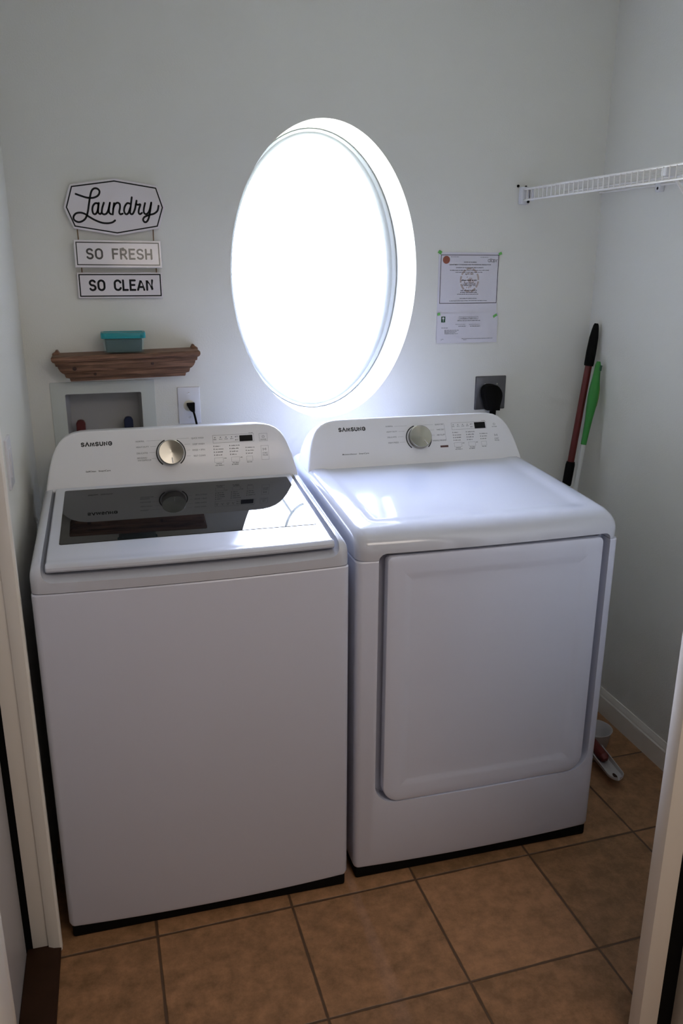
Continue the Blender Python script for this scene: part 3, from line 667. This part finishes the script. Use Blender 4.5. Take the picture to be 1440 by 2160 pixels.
SCRIPT = [
 [(-0.1038, 0.0326), (-0.089, 0.0276), (-0.0731, 0.0234), (-0.0568, 0.0237), (-0.044, 0.0299), (-0.0391, 0.04), (-0.0436, 0.0472), (-0.0527, 0.0482), (-0.0604, 0.0415), (-0.0657, 0.0265), (-0.0705, 0.0065), (-0.0752, -0.0136), (-0.0817, -0.0298), (-0.0917, -0.0386), (-0.1031, -0.0414), (-0.1133, -0.0363), (-0.1147, -0.0273), (-0.1073, -0.0186), (-0.0949, -0.0164), (-0.0829, -0.0198), (-0.0732, -0.0266), (-0.0575, -0.0355), (-0.0395, -0.0423), (-0.023, -0.0435), (-0.0103, -0.0409), (-0.0027, -0.0357)],
 [(-0.0453, 0.0086), (-0.0528, 0.0092), (-0.0595, 0.0027), (-0.0624, -0.0074), (-0.0612, -0.017), (-0.0563, -0.0199), (-0.0507, -0.0152), (-0.0468, -0.0051), (-0.0443, 0.0086)],
 [(-0.0436, 0.01), (-0.0464, -0.0051), (-0.0468, -0.0151), (-0.0422, -0.0191), (-0.0377, -0.015)],
 [(-0.0297, 0.0109), (-0.0351, -0.0029), (-0.0373, -0.0146), (-0.0332, -0.0196), (-0.0252, -0.0178), (-0.0193, -0.0086), (-0.0132, 0.0112)],
 [(-0.0132, 0.0112), (-0.0169, -0.0046), (-0.017, -0.0147), (-0.0124, -0.0192)],
 [(-0.0019, 0.0102), (-0.0051, -0.0044), (-0.0079, -0.0196)],
 [(-0.0055, -0.0044), (-0.0001, 0.0068), (0.0071, 0.0116), (0.0131, 0.0085), (0.0135, -0.001), (0.0105, -0.0132), (0.0132, -0.0188), (0.0196, -0.0171)],
 [(0.0424, 0.0096), (0.0342, 0.0109), (0.0266, 0.0013), (0.0242, -0.0109), (0.0285, -0.0184), (0.0354, -0.0152), (0.0416, -0.0015)],
 [(0.0478, 0.0269), (0.0435, 0.0046), (0.0403, -0.0117), (0.0426, -0.0177), (0.0479, -0.0166), (0.054, -0.0053), (0.0581, 0.0089), (0.0604, 0.0181)],
 [(0.0582, 0.0099), (0.0633, 0.0074), (0.0702, 0.0082), (0.0661, -0.0031), (0.064, -0.0129), (0.0672, -0.0177), (0.0734, -0.0142)],
 [(0.0836, 0.0121), (0.0794, -0.0028), (0.0788, -0.0126), (0.0838, -0.0175), (0.0915, -0.0128), (0.0964, -0.0025), (0.101, 0.0138)],
 [(0.101, 0.0138), (0.0964, -0.0087), (0.0916, -0.0272), (0.0857, -0.0371), (0.0792, -0.039), (0.0753, -0.0325), (0.0801, -0.0249), (0.0942, -0.0193), (0.1072, -0.0156), (0.1173, -0.0073), (0.1209, 0.0057)]]
bm = NB(); poly_border(bm, OCT, .0056, .0034, F1)
for s in SCRIPT: ribbon(bm, [(p.x, p.y) for p in smooth_path([(a, c, 0) for a, c in s], 5)], .0052, F1, .0003)
finish('lettering', bm, 'ink', b1, 0)
REC = lambda w, h: [(-w, -h), (w, -h), (w, h), (-w, h)]
b2, F2 = board(REC(.1208, .0378), -.2245, 1.5633, -.014, .008, 'boardgloss', math.radians(-8.6), math.radians(2.0))
bm = NB(); poly_border(bm, REC(.1208, .0374), .0052, .0030, F2); strokes(bm, 'SO FRESH', F2, -.0895, .0955, -.0160, .0310, .0052); finish('lettering', bm, 'inkgloss', b2, 0)
b3, F3 = board(REC(.1196, .0358), -.2243, 1.4773, -.004, .009, 'board')
bm = NB(); poly_border(bm, REC(.1196, .0358), .0042, .0034, F3); strokes(bm, 'SO CLEAN', F3, -.0890, .0935, -.0160, .0325, .0058); finish('lettering', bm, 'ink', b3, 0)
for x0, z0, x1, z1 in ((-.332, 1.640, -.331, 1.595), (-.122, 1.642, -.123, 1.595), (-.329, 1.532, -.329, 1.508), (-.120, 1.532, -.120, 1.508)):
    bm = NB(); tube(bm, [(x0, -.008, z0), (x1, -.010, z1)], .0016, 8); finish('hanging_cord', bm, 'twine', sign)

# wooden ledge
SHX, SHZ = -.221, 1.2505
ledge = thing('wall_ledge', (SHX, 0, SHZ), 'brown weathered wooden crown-moulding ledge holding a teal-lidded container', 'shelf')
ledge.rotation_euler = (0, math.radians(-1.15), 0)
def local_finish(name, bm, m, root, smooth=30):
    o = finish(name, bm, m, None, smooth); o.parent = root; return o
CR = [(.0, -.0400), (.008, -.0400), (.010, -.0352), (.0105, -.0310), (.020, -.0270), (.022, -.0205), (.0225, -.0165), (.028, -.013), (.034, -.006), (.038, .003), (.0385, .0075), (.0435, .0095), (.0445, .0145), (.0450, .0185), (.0505, .0215), (.0535, .027), (.0535, .034), (.0505, .0372)]
bm = NB(); XH = .157
LP = []
for d, z in CR:
    yy = -.034 - d
    LP.append([Vector((-XH - d, 0, z)), Vector((-XH - d, yy, z)), Vector((XH + d, yy, z)), Vector((XH + d, 0, z))])
d = .046; LP.append([Vector((-XH - d, 0, .0395)), Vector((-XH - d, -.034 - d, .0372)), Vector((XH + d, -.034 - d, .0372)), Vector((XH + d, 0, .0395))])
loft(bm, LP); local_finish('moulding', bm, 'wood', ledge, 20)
for sx in (-1, 1):     # the small upturned tips at both ends
    bm = NB(); P = [(0, .037), (.0535, .034), (.054, .039), (.040, .0445), (.036, .048), (.030, .0475), (.030, .037)]
    P = [(.030, .0365), (.0525, .0365), (.0525, .040), (.046, .0435), (.042, .0495), (.037, .0495), (.033, .042)]
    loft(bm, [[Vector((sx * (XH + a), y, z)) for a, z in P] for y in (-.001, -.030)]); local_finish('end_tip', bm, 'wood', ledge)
for kx, kd, kz, r in ((-.150, .0375, .0005, .006), (-.095, .022, -.0195, .0045), (.070, .0385, .005, .0045)):
    bm = NB(); disc(bm, frame((kx, -.034 - kd + .001, kz), (1, 0, 0), (0, -.35, 1)), r, .0022, .0008, n=18); local_finish('wood_knot', bm, 'knot', ledge)

# container on the ledge
CX, CZ = -.2285, SHZ + .0395
box_c = thing('storage_container', (CX, -.052, CZ), 'small clear container with teal lid and dark contents, on the wooden ledge', 'container')
F = frame((CX, -.050, CZ), (1, 0, 0), (0, 1, 0))
bm = NB(); solid(bm, [rr(.0545, .027, .008), rr(.056, .0285, .009), rr(.0590, .031, .010), rr(.0605, .032, .010), rr(.0575, .030, .010), rr(.0545, .027, .008), rr(.0535, .026, .008)], [0, .001, .042, .043, .042, .003, .002], F); finish('tub', bm, 'clear', box_c)
bm = NB(); solid(bm, [rr(.0490, .0235, .006), rr(.0505, .025, .006), rr(.0525, .0265, .006), rr(.046, .020, .006)], [.003, .008, .036, .039], F); finish('contents', bm, 'contents', box_c)
bm = NB(); solid(bm, [rr(.061, .033, .010), rr(.063, .035, .011), rr(.063, .035, .011), rr(.062, .034, .010), rr(.056, .028, .008), rr(.055, .027, .008)], [.041, .042, .056, .0575, .0575, .0555], F)
lidc = finish('lid', bm, 'teal', box_c)
for sx in (-1, 1):
    bm = NB(); box(bm, CX + sx * .052 - .004, CX + sx * .052 + .004, -.0865, -.0845, CZ + .045, CZ + .0535, .001); finish('clasp', bm, 'teal', lidc)

# recessed washer valve box
vb = thing('valve_box', (-.297, 0, 1.05), 'white recessed valve box with red and blue taps, in wall under the ledge', 'valve box')
F = WALLF(-.2975, 0, 1.06)
bm = NB()
oh, ih = rr(.1515, .140, .003, 0, 2), [(a - .0000, c + 0.0) for a, c in rr(.1105, .104, .004, 0, 2)]
solid_l = [oh, oh, rr(.1515, .140, .003, .0008, 2), ih, ih]
loft(bm, [[F @ Vector((p[0], p[1], d)) for p in o] for o, d in zip(solid_l, (.0, .0022, .003, .003, .0))], cap0=False, cap1=False)
fl = finish('flange', bm, 'box', vb, 25)
back = bpy.data.objects['wall_back']
c = NB(); box(c, -.2975 - .1105, -.2975 + .1105, -.02, .075, .956, 1.164); boolean(back, c)
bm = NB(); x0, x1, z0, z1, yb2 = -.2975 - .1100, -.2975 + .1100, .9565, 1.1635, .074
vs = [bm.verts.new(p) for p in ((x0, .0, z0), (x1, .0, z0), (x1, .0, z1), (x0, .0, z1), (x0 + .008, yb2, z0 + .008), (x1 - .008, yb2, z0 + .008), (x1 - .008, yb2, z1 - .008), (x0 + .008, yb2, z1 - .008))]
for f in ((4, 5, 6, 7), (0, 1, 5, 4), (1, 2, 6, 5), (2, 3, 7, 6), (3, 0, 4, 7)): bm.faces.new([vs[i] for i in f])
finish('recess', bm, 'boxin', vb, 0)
for x, m_ in ((-.372, 'redvalve'), (-.230, 'bluevalve')):
    zt = 1.079 if m_ == 'redvalve' else 1.083
    bm = NB(); tube(bm, [(x, .045, .965), (x, .045, zt - .05)], .009, 14); v = finish('valve_body', bm, 'brass', vb)
    bm = NB(); Fh = frame((x, .035, zt - .022), (1, 0, 0), (0, 0, 1))
    O = [(-.0135, -.026), (.0135, -.026), (.0135, .012), (.009, .020), (.003, .022), (-.003, .022), (-.009, .020), (-.0135, .012)]
    solid(bm, [offset_poly(O, .002), O, O, offset_poly(O, .002)], [-.010, -.008, .008, .010], Fh); finish('valve_handle', bm, m_, v)

# outlet for the washer with plug and cord
o1 = thing('wall_outlet', (-.0445, 0, 1.116), 'white single-receptacle outlet plate above the washing machine console', 'outlet')
F = WALLF(-.0445, 0, 1.116)
bm = NB(); plate(bm, F, .0345, .0572, .003, .005, .003); finish('cover_plate', bm, 'plate', o1, 25)
bm = NB(); disc(bm, F, .0172, .0068, .0006); finish('receptacle', bm, 'ivory', o1)
for z in (.038, -.036):
    bm = NB(); disc(bm, F, .0032, .0058, .0006, 0, z, 16); finish('screw', bm, 'chrome', o1)
pc = thing('power_cord', (-.0435, -.02, 1.11), 'thin black power cord plugged into the white outlet plate', 'power cord')
bm = NB(); Fp = WALLF(-.0415, 0, 1.1135); O = [(-.012, .012), (-.008, -.008), (-.002, -.014), (.008, -.014), (.0125, -.006), (.013, .012)]
O = [(-.011, .0115), (-.0105, .004), (-.004, -.009), (.003, -.015), (.012, -.014), (.0125, .0125)]
solid(bm, [O, O, offset_poly(O, .002)], [.0072, .026, .030], Fp); finish('plug', bm, 'rubber', pc, 30)
bm = NB(); tube(bm, smooth_path([(-.0345, -.022, 1.103), (-.031, -.030, 1.085), (-.027, -.035, 1.06), (-.024, -.06, 1.02), (-.022, -.10, .95), (-.02, -.12, .80), (0, -.12, .5)], 6), .0034, 10); finish('cord', bm, 'rubber', pc)

# dryer outlet with big plug
o2 = thing('appliance_outlet', (.974, 0, 1.117), 'square grey metal outlet plate behind the dryer console', 'outlet')
F = WALLF(.974, 0, 1.117)
bm = NB(); plate(bm, F, .0562, .0570, .003, .006, .004); finish('cover_plate', bm, 'steelplate', o2, 25)
for x, z in ((-.022, .030), (-.022, -.030), (.022, .030), (.022, -.030)):
    bm = NB(); disc(bm, F, .0028, .007, .0006, x, z, 14); finish('screw', bm, 'chrome', o2)
dc = thing('dryer_cord', (.974, -.03, 1.1), 'thick black dryer cord with large round plug, in the grey metal plate', 'power cord')
PL = [(0.9358, 1.1262), (0.938, 1.136), (0.943, 1.1436), (0.950, 1.1472), (0.9583, 1.1486), (.968, 1.1486), (0.9776, 1.1471), (0.987, 1.1438), (0.994, 1.1385), (1.001, 1.130), (1.0058, 1.1203), (1.007, 1.108), (1.0056, 1.096), (1.0008, 1.0751), (1.0005, 1.0588), (0.9545, 1.0608), (0.9464, 1.0871), (0.9382, 1.1068)]
PL = [(x - .974, z - 1.117) for x, z in PL][::-1]
bm = NB(); solid(bm, [offset_poly(PL, .002), PL, PL, offset_poly(PL, .002), offset_poly(PL, .006)], [.0063, .009, .030, .035, .037], F); finish('plug', bm, 'rubber', dc, 30)
bm = NB(); tube(bm, smooth_path([(.978, -.024, 1.07), (.977, -.024, 1.04), (.972, -.034, 1.0), (.95, -.07, .92), (.90, -.10, .80), (.85, -.10, .6)], 6), .011, 12); finish('cord', bm, 'rubber', dc)

# papers
def paper(name, x0, x1, z0, z1, y, label, curl=0.0):
    root = thing(name, ((x0 + x1) / 2, y, (z0 + z1) / 2), label, 'paper', )
    bm = NB(); nx, nz = 10, 14
    g = lambda i, k: Vector((x0 + (x1 - x0) * i / nx, y - curl * (1 - k / nz) ** 2 * (.5 + .5 * math.sin(i * .6)), z0 + (z1 - z0) * k / nz))
    rows = [[bm.verts.new(g(i, k)) for i in range(nx + 1)] for k in range(nz + 1)]
    for k in range(nz):
        for i in range(nx): bm.faces.new((rows[k][i], rows[k][i + 1], rows[k + 1][i + 1], rows[k + 1][i]))
    bm.normal_update()
    bmesh.ops.solidify(bm, geom=bm.faces[:], thickness=-.0003)
    finish('sheet', bm, 'paper', root); return root
def tape(root, x, z, w, h, rot, y):
    c, s = math.cos(rot), math.sin(rot); Ft = frame((x, y, z), (c, 0, s), (-s, 0, c)); bm = NB()
    O = [(-w, -h), (-w * .3, -h * .85), (w, -h), (w * .9, 0), (w, h * .9), (0, h), (-w * .95, h * .8)]
    solid(bm, [O, O], [0, .0004], Ft); finish('tape', bm, 'tape', root, 0)
p1 = paper('certificate', .7680, .9795, 1.2990, 1.5745, -.0012, 'printed licence with black border and round brown seal, upper of two wall papers')
F = WALLF(0, -.0016, 0)
bm = NB(); outline_rect(bm, F, .7752, .9780, 1.4146, 1.5672, .0018, .0003); finish('printed_border', bm, 'print', p1, 0)
bm = NB(); disc(bm, F, .0122, .0004, .0001, .7945, 1.5513, 32); finish('printed_seal', bm, 'seal', p1, 0)
bm = NB()
for a0 in range(0, 360, 40): ribbon(bm, arc(.878, 1.4885, .031, .036, a0, a0 + 33, 8), .006, F, .0002, False)
rg = random.Random(5)
for q in range(26):
    a_, r_ = rg.uniform(0, 2 * PI), rg.uniform(0, .022); ribbon(bm, arc(.878 + r_ * math.cos(a_), 1.487 + 1.1 * r_ * math.sin(a_), rg.uniform(.001, .003), rg.uniform(.001, .003), 0, 300, 9), .0022, F, .0001 + q * .000004, False)
finish('printed_emblem', bm, 'palebrown', p1, 0)
bm = NB()
text(bm, 'STATE OF FLORIDA', F, .8556, 1.5425, .0030, .0445, .0004, .02); text(bm, 'DEPARTMENT OF BUSINESS AND PROFESSIONAL REGULATION', F, .8056, 1.5347, .0032, .1452, .0004, .02)
text(bm, 'DIVISION OF HOTELS AND RESTAURANTS', F, .8289, 1.5255, .0030, .0959, .0004, .02)
for x0, x1, z, h in ((.8082, .9444, 1.5178, .0024), (.8277, .9233, 1.5115, .0024), (.8612, .8927, 1.5064, .0022), (.8492, .905, 1.486, .0040), (.8589, .8943, 1.4784, .0026), (.8540, .9000, 1.4742, .0024), (.8528, .9013, 1.4700, .0026),
                     (.848, .9059, 1.4545, .0030), (.8474, .9062, 1.4485, .0032), (.8366, .9113, 1.4430, .0024), (.8465, .9064, 1.4295, .0022), (.8098, .9428, 1.4218, .0020), (.8095, .838, 1.5600, .0018), (.913, .941, 1.5585, .0018)):
    dashes(bm, F, x0, x1, z, h, .0004, seed=int(z * 1e4))
    finish('printed_text', bm, 'print', p1, 0); bm = NB()
ribbon(bm, arc(.9440, 1.5490, .0042, .0042, 0, 360, 18), .0011, F, .0004, False); ribbon(bm, [(.9484, 1.5445), (.9484, 1.5560)], .0011, F, .0004)
ribbon(bm, arc(.9560, 1.5490, .0042, .0042, 0, 360, 18), .0011, F, .0004, False); ribbon(bm, [(.9516, 1.5445), (.9516, 1.5560)], .0011, F, .0004)
ribbon(bm, arc(.9640, 1.5488, .0034, .0034, 0, 360, 18), .0011, F, .0004, False); ribbon(bm, [(.9606, 1.5420), (.9606, 1.5525)], .0011, F, .0004)
ribbon(bm, [(.9700, 1.5450), (.9700, 1.5520), (.9735, 1.5522)], .0011, F, .0004)
finish('printed_logo', bm, 'print', p1, 0)
tape(p1, .7715, 1.5745, .0065, .0055, -.5, -.0021); tape(p1, .9822, 1.5710, .0060, .0045, .4, -.0021)
p2 = paper('notice', .7688, .9855, 1.2875, 1.3840, -.0030, 'printed registration sheet with small dark green square, lower of two wall papers', .003)
F = WALLF(0, -.0062, 0); F = WALLF(0, -.0048, 0)
bm = NB(); outline_rect(bm, F, .8453, .9130, 1.3640, 1.3730, .0006, .0003); text(bm, 'Certificate of Registration', F, .8490, 1.3665, .0034, .0600, .0003, .012)
for x0, x1, z, h in ((.8397, .9214, 1.3585, .0026), (.8338, .8695, 1.3470, .0014), (.8827, .9206, 1.3465, .0014), (.8443, .8707, 1.3405, .0024), (.8868, .9238, 1.3402, .0024), (.7848, .8072, 1.3362, .0020), (.7963, .847, 1.3280, .0022), (.7963, .840, 1.3242, .0022), (.7963, .836, 1.3206, .0022), (.7968, .8447, 1.3170, .0022), (.7845, .9695, 1.3000, .0020), (.7846, .8759, 1.2965, .0020)):
    dashes(bm, F, x0, x1, z, h, .0003, seed=int(z * 1e4))
    finish('printed_text', bm, 'greyprint', p2, 0); bm = NB()
bm.free()
bm = NB(); quad(bm, F, .7828, .7972, 1.3550, 1.3738, .0003); finish('printed_badge', bm, 'greenink', p2, 0)
bm = NB(); disc(bm, F, .0036, .0002, .0001, .790, 1.3680, 14, .0004); quad(bm, F, .7892, .7908, 1.3575, 1.3655, .0004); finish('printed_mark', bm, 'paper', p2, 0)
tape(p2, .7745, 1.3812, .0050, .0045, .2, -.0036); tape(p2, .9740, 1.3745, .0080, .0042, .55, -.0060)

# switch plate on the left wall
sw = thing('switch_plate', (XL, -.612, 1.107), 'narrow white switch plate on the left wall beside the door casing', 'switch plate')
F = frame((XL, -.612, 1.107), (0, 1, 0), (0, 0, 1))
bm = NB(); plate(bm, F, .0360, .0580, .003, .006, .003); finish('cover_plate', bm, 'plate', sw, 25)
bm = NB(); plate(bm, F, .0165, .0335, .001, .0085, .001); finish('rocker', bm, 'plate', sw, 25)

# ------------------------------------------------------------------ wire shelf
SX, ST, SB, SY1 = 1.045, 1.7670, 1.7350, -1.34
ws = thing('wire_shelf', (SX, 0, 1.75), 'white coated wire shelf running along the right wall', 'shelf')
def rod(name, pts, r, m='wire', n=8, parent=ws):
    bm = NB(); tube(bm, pts, r, n); return finish(name, bm, m, parent)
rod('top_rail', [(SX, -.012, ST), (SX, SY1, ST)], .0034); rod('lip_rail', [(SX + .001, -.012, SB), (SX + .001, SY1, SB)], .0034)
rod('rear_rail', [(XR - .012, -.006, ST - .003), (XR - .012, SY1, ST - .003)], .0032); rod('middle_rail', [(SX + .15, -.006, ST - .004), (SX + .15, SY1, ST - .004)], .0030)
first = None; NW = int((-.040 - SY1) / .0254)
for k in range(NW):
    y = -.046 - .0254 * k
    if first is None:
        first = rod('cross_wire', [(SX - .0028, y, SB), (SX - .0032, y, ST - .004), (SX - .0005, y, ST + .0022), (SX + .006, y, ST + .0032), (XR - .008, y, ST + .0022)], [.0019, .0019, .0019, .0013, .0011], n=6); y00 = y
    else:
        c_ = first.copy(); COL.objects.link(c_); c_.parent = ws; c_.location = (0, y - y00, 0)
bm = NB(); box(bm, 1.0345, 1.0640, -.020, -.0005, 1.7225, 1.7750, .003); finish('end_bracket', bm, 'plate', ws, 25)
for x, z, r in ((1.0315, 1.7780, .0042), (1.0590, 1.7765, .0035), (1.0600, 1.7300, .0042)):
    bm = NB(); disc(bm, WALLF(x, -.0195 if x > 1.035 and z < 1.775 else -.0, z), r, .004, .001, n=16); finish('screw', bm, 'black', ws)
bm = NB(); box(bm, 1.0665, 1.0690, -.040, -.005, SB - .002, ST + .002, .0008); finish('end_cap', bm, 'plate', ws)
for y in (-.32, -.95):
    bm = NB(); box(bm, XR - .016, XR - .0005, y - .012, y + .012, ST - .022, ST + .006, .002); wc = finish('wall_clip', bm, 'plate', ws, 25)
    bm = NB(); disc(bm, frame((XR - .016, y, ST - .012), (0, 1, 0), (0, 0, 1)), .0045, .002, .0006, n=14); finish('screw', bm, 'black', wc)
for y in (-.735,):
    bm = NB(); tube(bm, [(SX + .006, y, ST - .002), (SX + .02, y, ST - .015), (XR - .006, y, ST - .30)], .0042, 8); br = finish('support_brace', bm, 'wire', ws)
    bm = NB(); box(bm, SX - .004, SX + .026, y - .010, y + .010, ST - .022, ST - .002, .003); finish('brace_hook', bm, 'plate', br, 25)
    bm = NB(); box(bm, XR - .008, XR - .0005, y - .012, y + .012, ST - .325, ST - .285, .002); finish('brace_foot', bm, 'plate', br, 25)

# ------------------------------------------------------------------ poles leaning in the corner
def lean(p_top, p_low):
    a, c = Vector(p_top), Vector(p_low); t = (a.z - .0) / (a.z - c.z); return a + (c - a) * t
pt, pl = (1.3195, -.068, 1.3480), (1.2575, -.075, .8140)
ft = lean(pt, pl)
red = thing('mop_pole', ft, 'dark red pole with black grip, leaning in the right back corner', 'pole')
def along(a, b_, t): return Vector(a) + (Vector(b_) - Vector(a)) * t
bm = NB(); tube(bm, [along(ft, pt, .03), along(ft, pt, .91)], .0118, 20); finish('shaft', bm, 'redpole', red)
G = [(.895, .0150), (.900, .0162), (.93, .0166), (.965, .0150), (.985, .0115), (.995, .0090), (1.0, .006)]
bm = NB(); tube(bm, [along(ft, pt, t) for t, r in G], [r for t, r in G], 20); finish('grip', bm, 'rubber', red)
C_ = [(.60, .0145), (.605, .0155), (.642, .0155), (.652, .0135)]
C_ = [(.585, .0150), (.590, .0160), (.640, .0160), (.648, .0140)]
bm = NB(); tube(bm, [along(ft, pt, t) for t, r in C_], [r for t, r in C_], 20); finish('collar', bm, 'rubber', red)
bm = NB(); tube(bm, [ft + Vector((0, 0, .0)), along(ft, pt, .035)], [.020, .016], 20); finish('foot', bm, 'rubber', red)
gt, gl_ = (1.3135, -.112, 1.2260), (1.2625, -.124, .8000)
gf = lean(gt, gl_)
grn = thing('broom', gf, 'broom with white pole and bright green grip, leaning right of the dark red pole', 'broom')
bm = NB(); tube(bm, [along(gf, gt, .06), along(gf, gt, .80)], .0085, 18); finish('shaft', bm, 'whitepole', grn)
G = [(.770, .0098), (.80, .0105), (.84, .0125), (.872, .0158), (.90, .0178), (.925, .0172), (.955, .0130), (.975, .0108), (.99, .0098), (1.0, .006)]
bm = NB(); tube(bm, smooth_path([along(gf, gt, t) + Vector((.003 * math.sin((t - .77) / .23 * PI), 0, 0)) for t, r in G], 1), [r for t, r in G], 20); gg = finish('grip', bm, 'greengrip', grn)
bm = NB(); G2 = [(.865, .004), (.88, .0085), (.90, .0100), (.925, .0090), (.945, .004)]
tube(bm, [along(gf, gt, t) + Vector((.0115, -.004, 0)) for t, r in G2], [r for t, r in G2], 14); finish('grip_insert', bm, 'limegrip', gg)
bm = NB(); tube(bm, [along(gf, gt, .975) + Vector((.006, -.0085, 0)), along(gf, gt, .99) + Vector((.006, -.009, 0))], .0048, 12); finish('hanging_hole', bm, 'greenink', gg)
bm = NB(); box(bm, gf.x - .11, gf.x + .04, gf.y - .012, gf.y + .012, .0, .07, .006); finish('brush_head', bm, 'greengrip', grn)

# ------------------------------------------------------------------ scoop on the floor
BX, BY = 1.196, -.480
sc = thing('plastic_scoop', (BX, BY, 0), 'white plastic scoop with round cup and trough handle, on the floor between dryer and wall', 'scoop')
bm = NB(); n = 40
cl = lambda r, z: [Vector((BX + r * math.cos(2 * PI * k / n), BY + r * math.sin(2 * PI * k / n), z)) for k in range(n)]
loft(bm, [cl(.001, .0), cl(.040, .0), cl(.045, .006), cl(.054, .056), cl(.057, .060), cl(.0555, .061), cl(.0525, .058), cl(.043, .008), cl(.038, .004), cl(.001, .004)]); finish('cup', bm, 'scoop', sc)
HA, HB = Vector((1.151, -.552, .046)), Vector((1.134, -.717, .040))
ex = (HB - HA).normalized(); sx_ = ex.cross(Vector((0, 0, 1))).normalized(); LH = (HB - HA).length
bm = NB(); L = []
for t in [0, .1, .2, .3, .4, .5, .6, .7, .8, .86, .91, .95, .98, 1.0]:
    w = .026 if t < .86 else .026 * math.sqrt(max(.02, 1 - ((t - .86) / .14) ** 2)); dp = .024 * (1 - .55 * t); p = HA + ex * LH * t
    q = [(-1, 0), (-.88, -.0), (-.80, -.7), (-.55, -.93), (0, -1.0), (.55, -.93), (.80, -.7), (.88, 0), (1, 0), (.93, -.75), (.65, -1.08), (0, -1.16), (-.65, -1.08), (-.93, -.75)]
    L.append([p + sx_ * (a * w) + Vector((0, 0, c * dp)) for a, c in q])
loft(bm, L); hd = finish('handle', bm, 'scoop', sc)
bm = NB(); p = HA + ex * LH * .86; zc = -.024 * (1 - .55 * .86) + .0012
O = [p + ex * (.013 * math.cos(a)) + sx_ * (.0055 * math.sin(a)) + Vector((0, 0, zc)) for a in [2 * PI * k / 20 for k in range(20)]]
loft(bm, [O, [v + Vector((0, 0, .0008)) for v in O]]); finish('hanging_hole', bm, 'threshold', hd)
rb = thing('scoop_brush', HA + Vector((0, 0, -.01)), 'dark red brush handle lying inside the white scoop', 'brush')
bm = NB(); tube(bm, [HA - ex * .03 + Vector((0, 0, -.0005)), HA - ex * .02 + Vector((0, 0, -.0005)), HA + ex * LH * .40 + Vector((0, 0, .001)), HA + ex * LH * .46 + Vector((0, 0, -.002))], [.010, .0165, .0165, .008], 14); finish('brush_handle', bm, 'redbrush', rb)
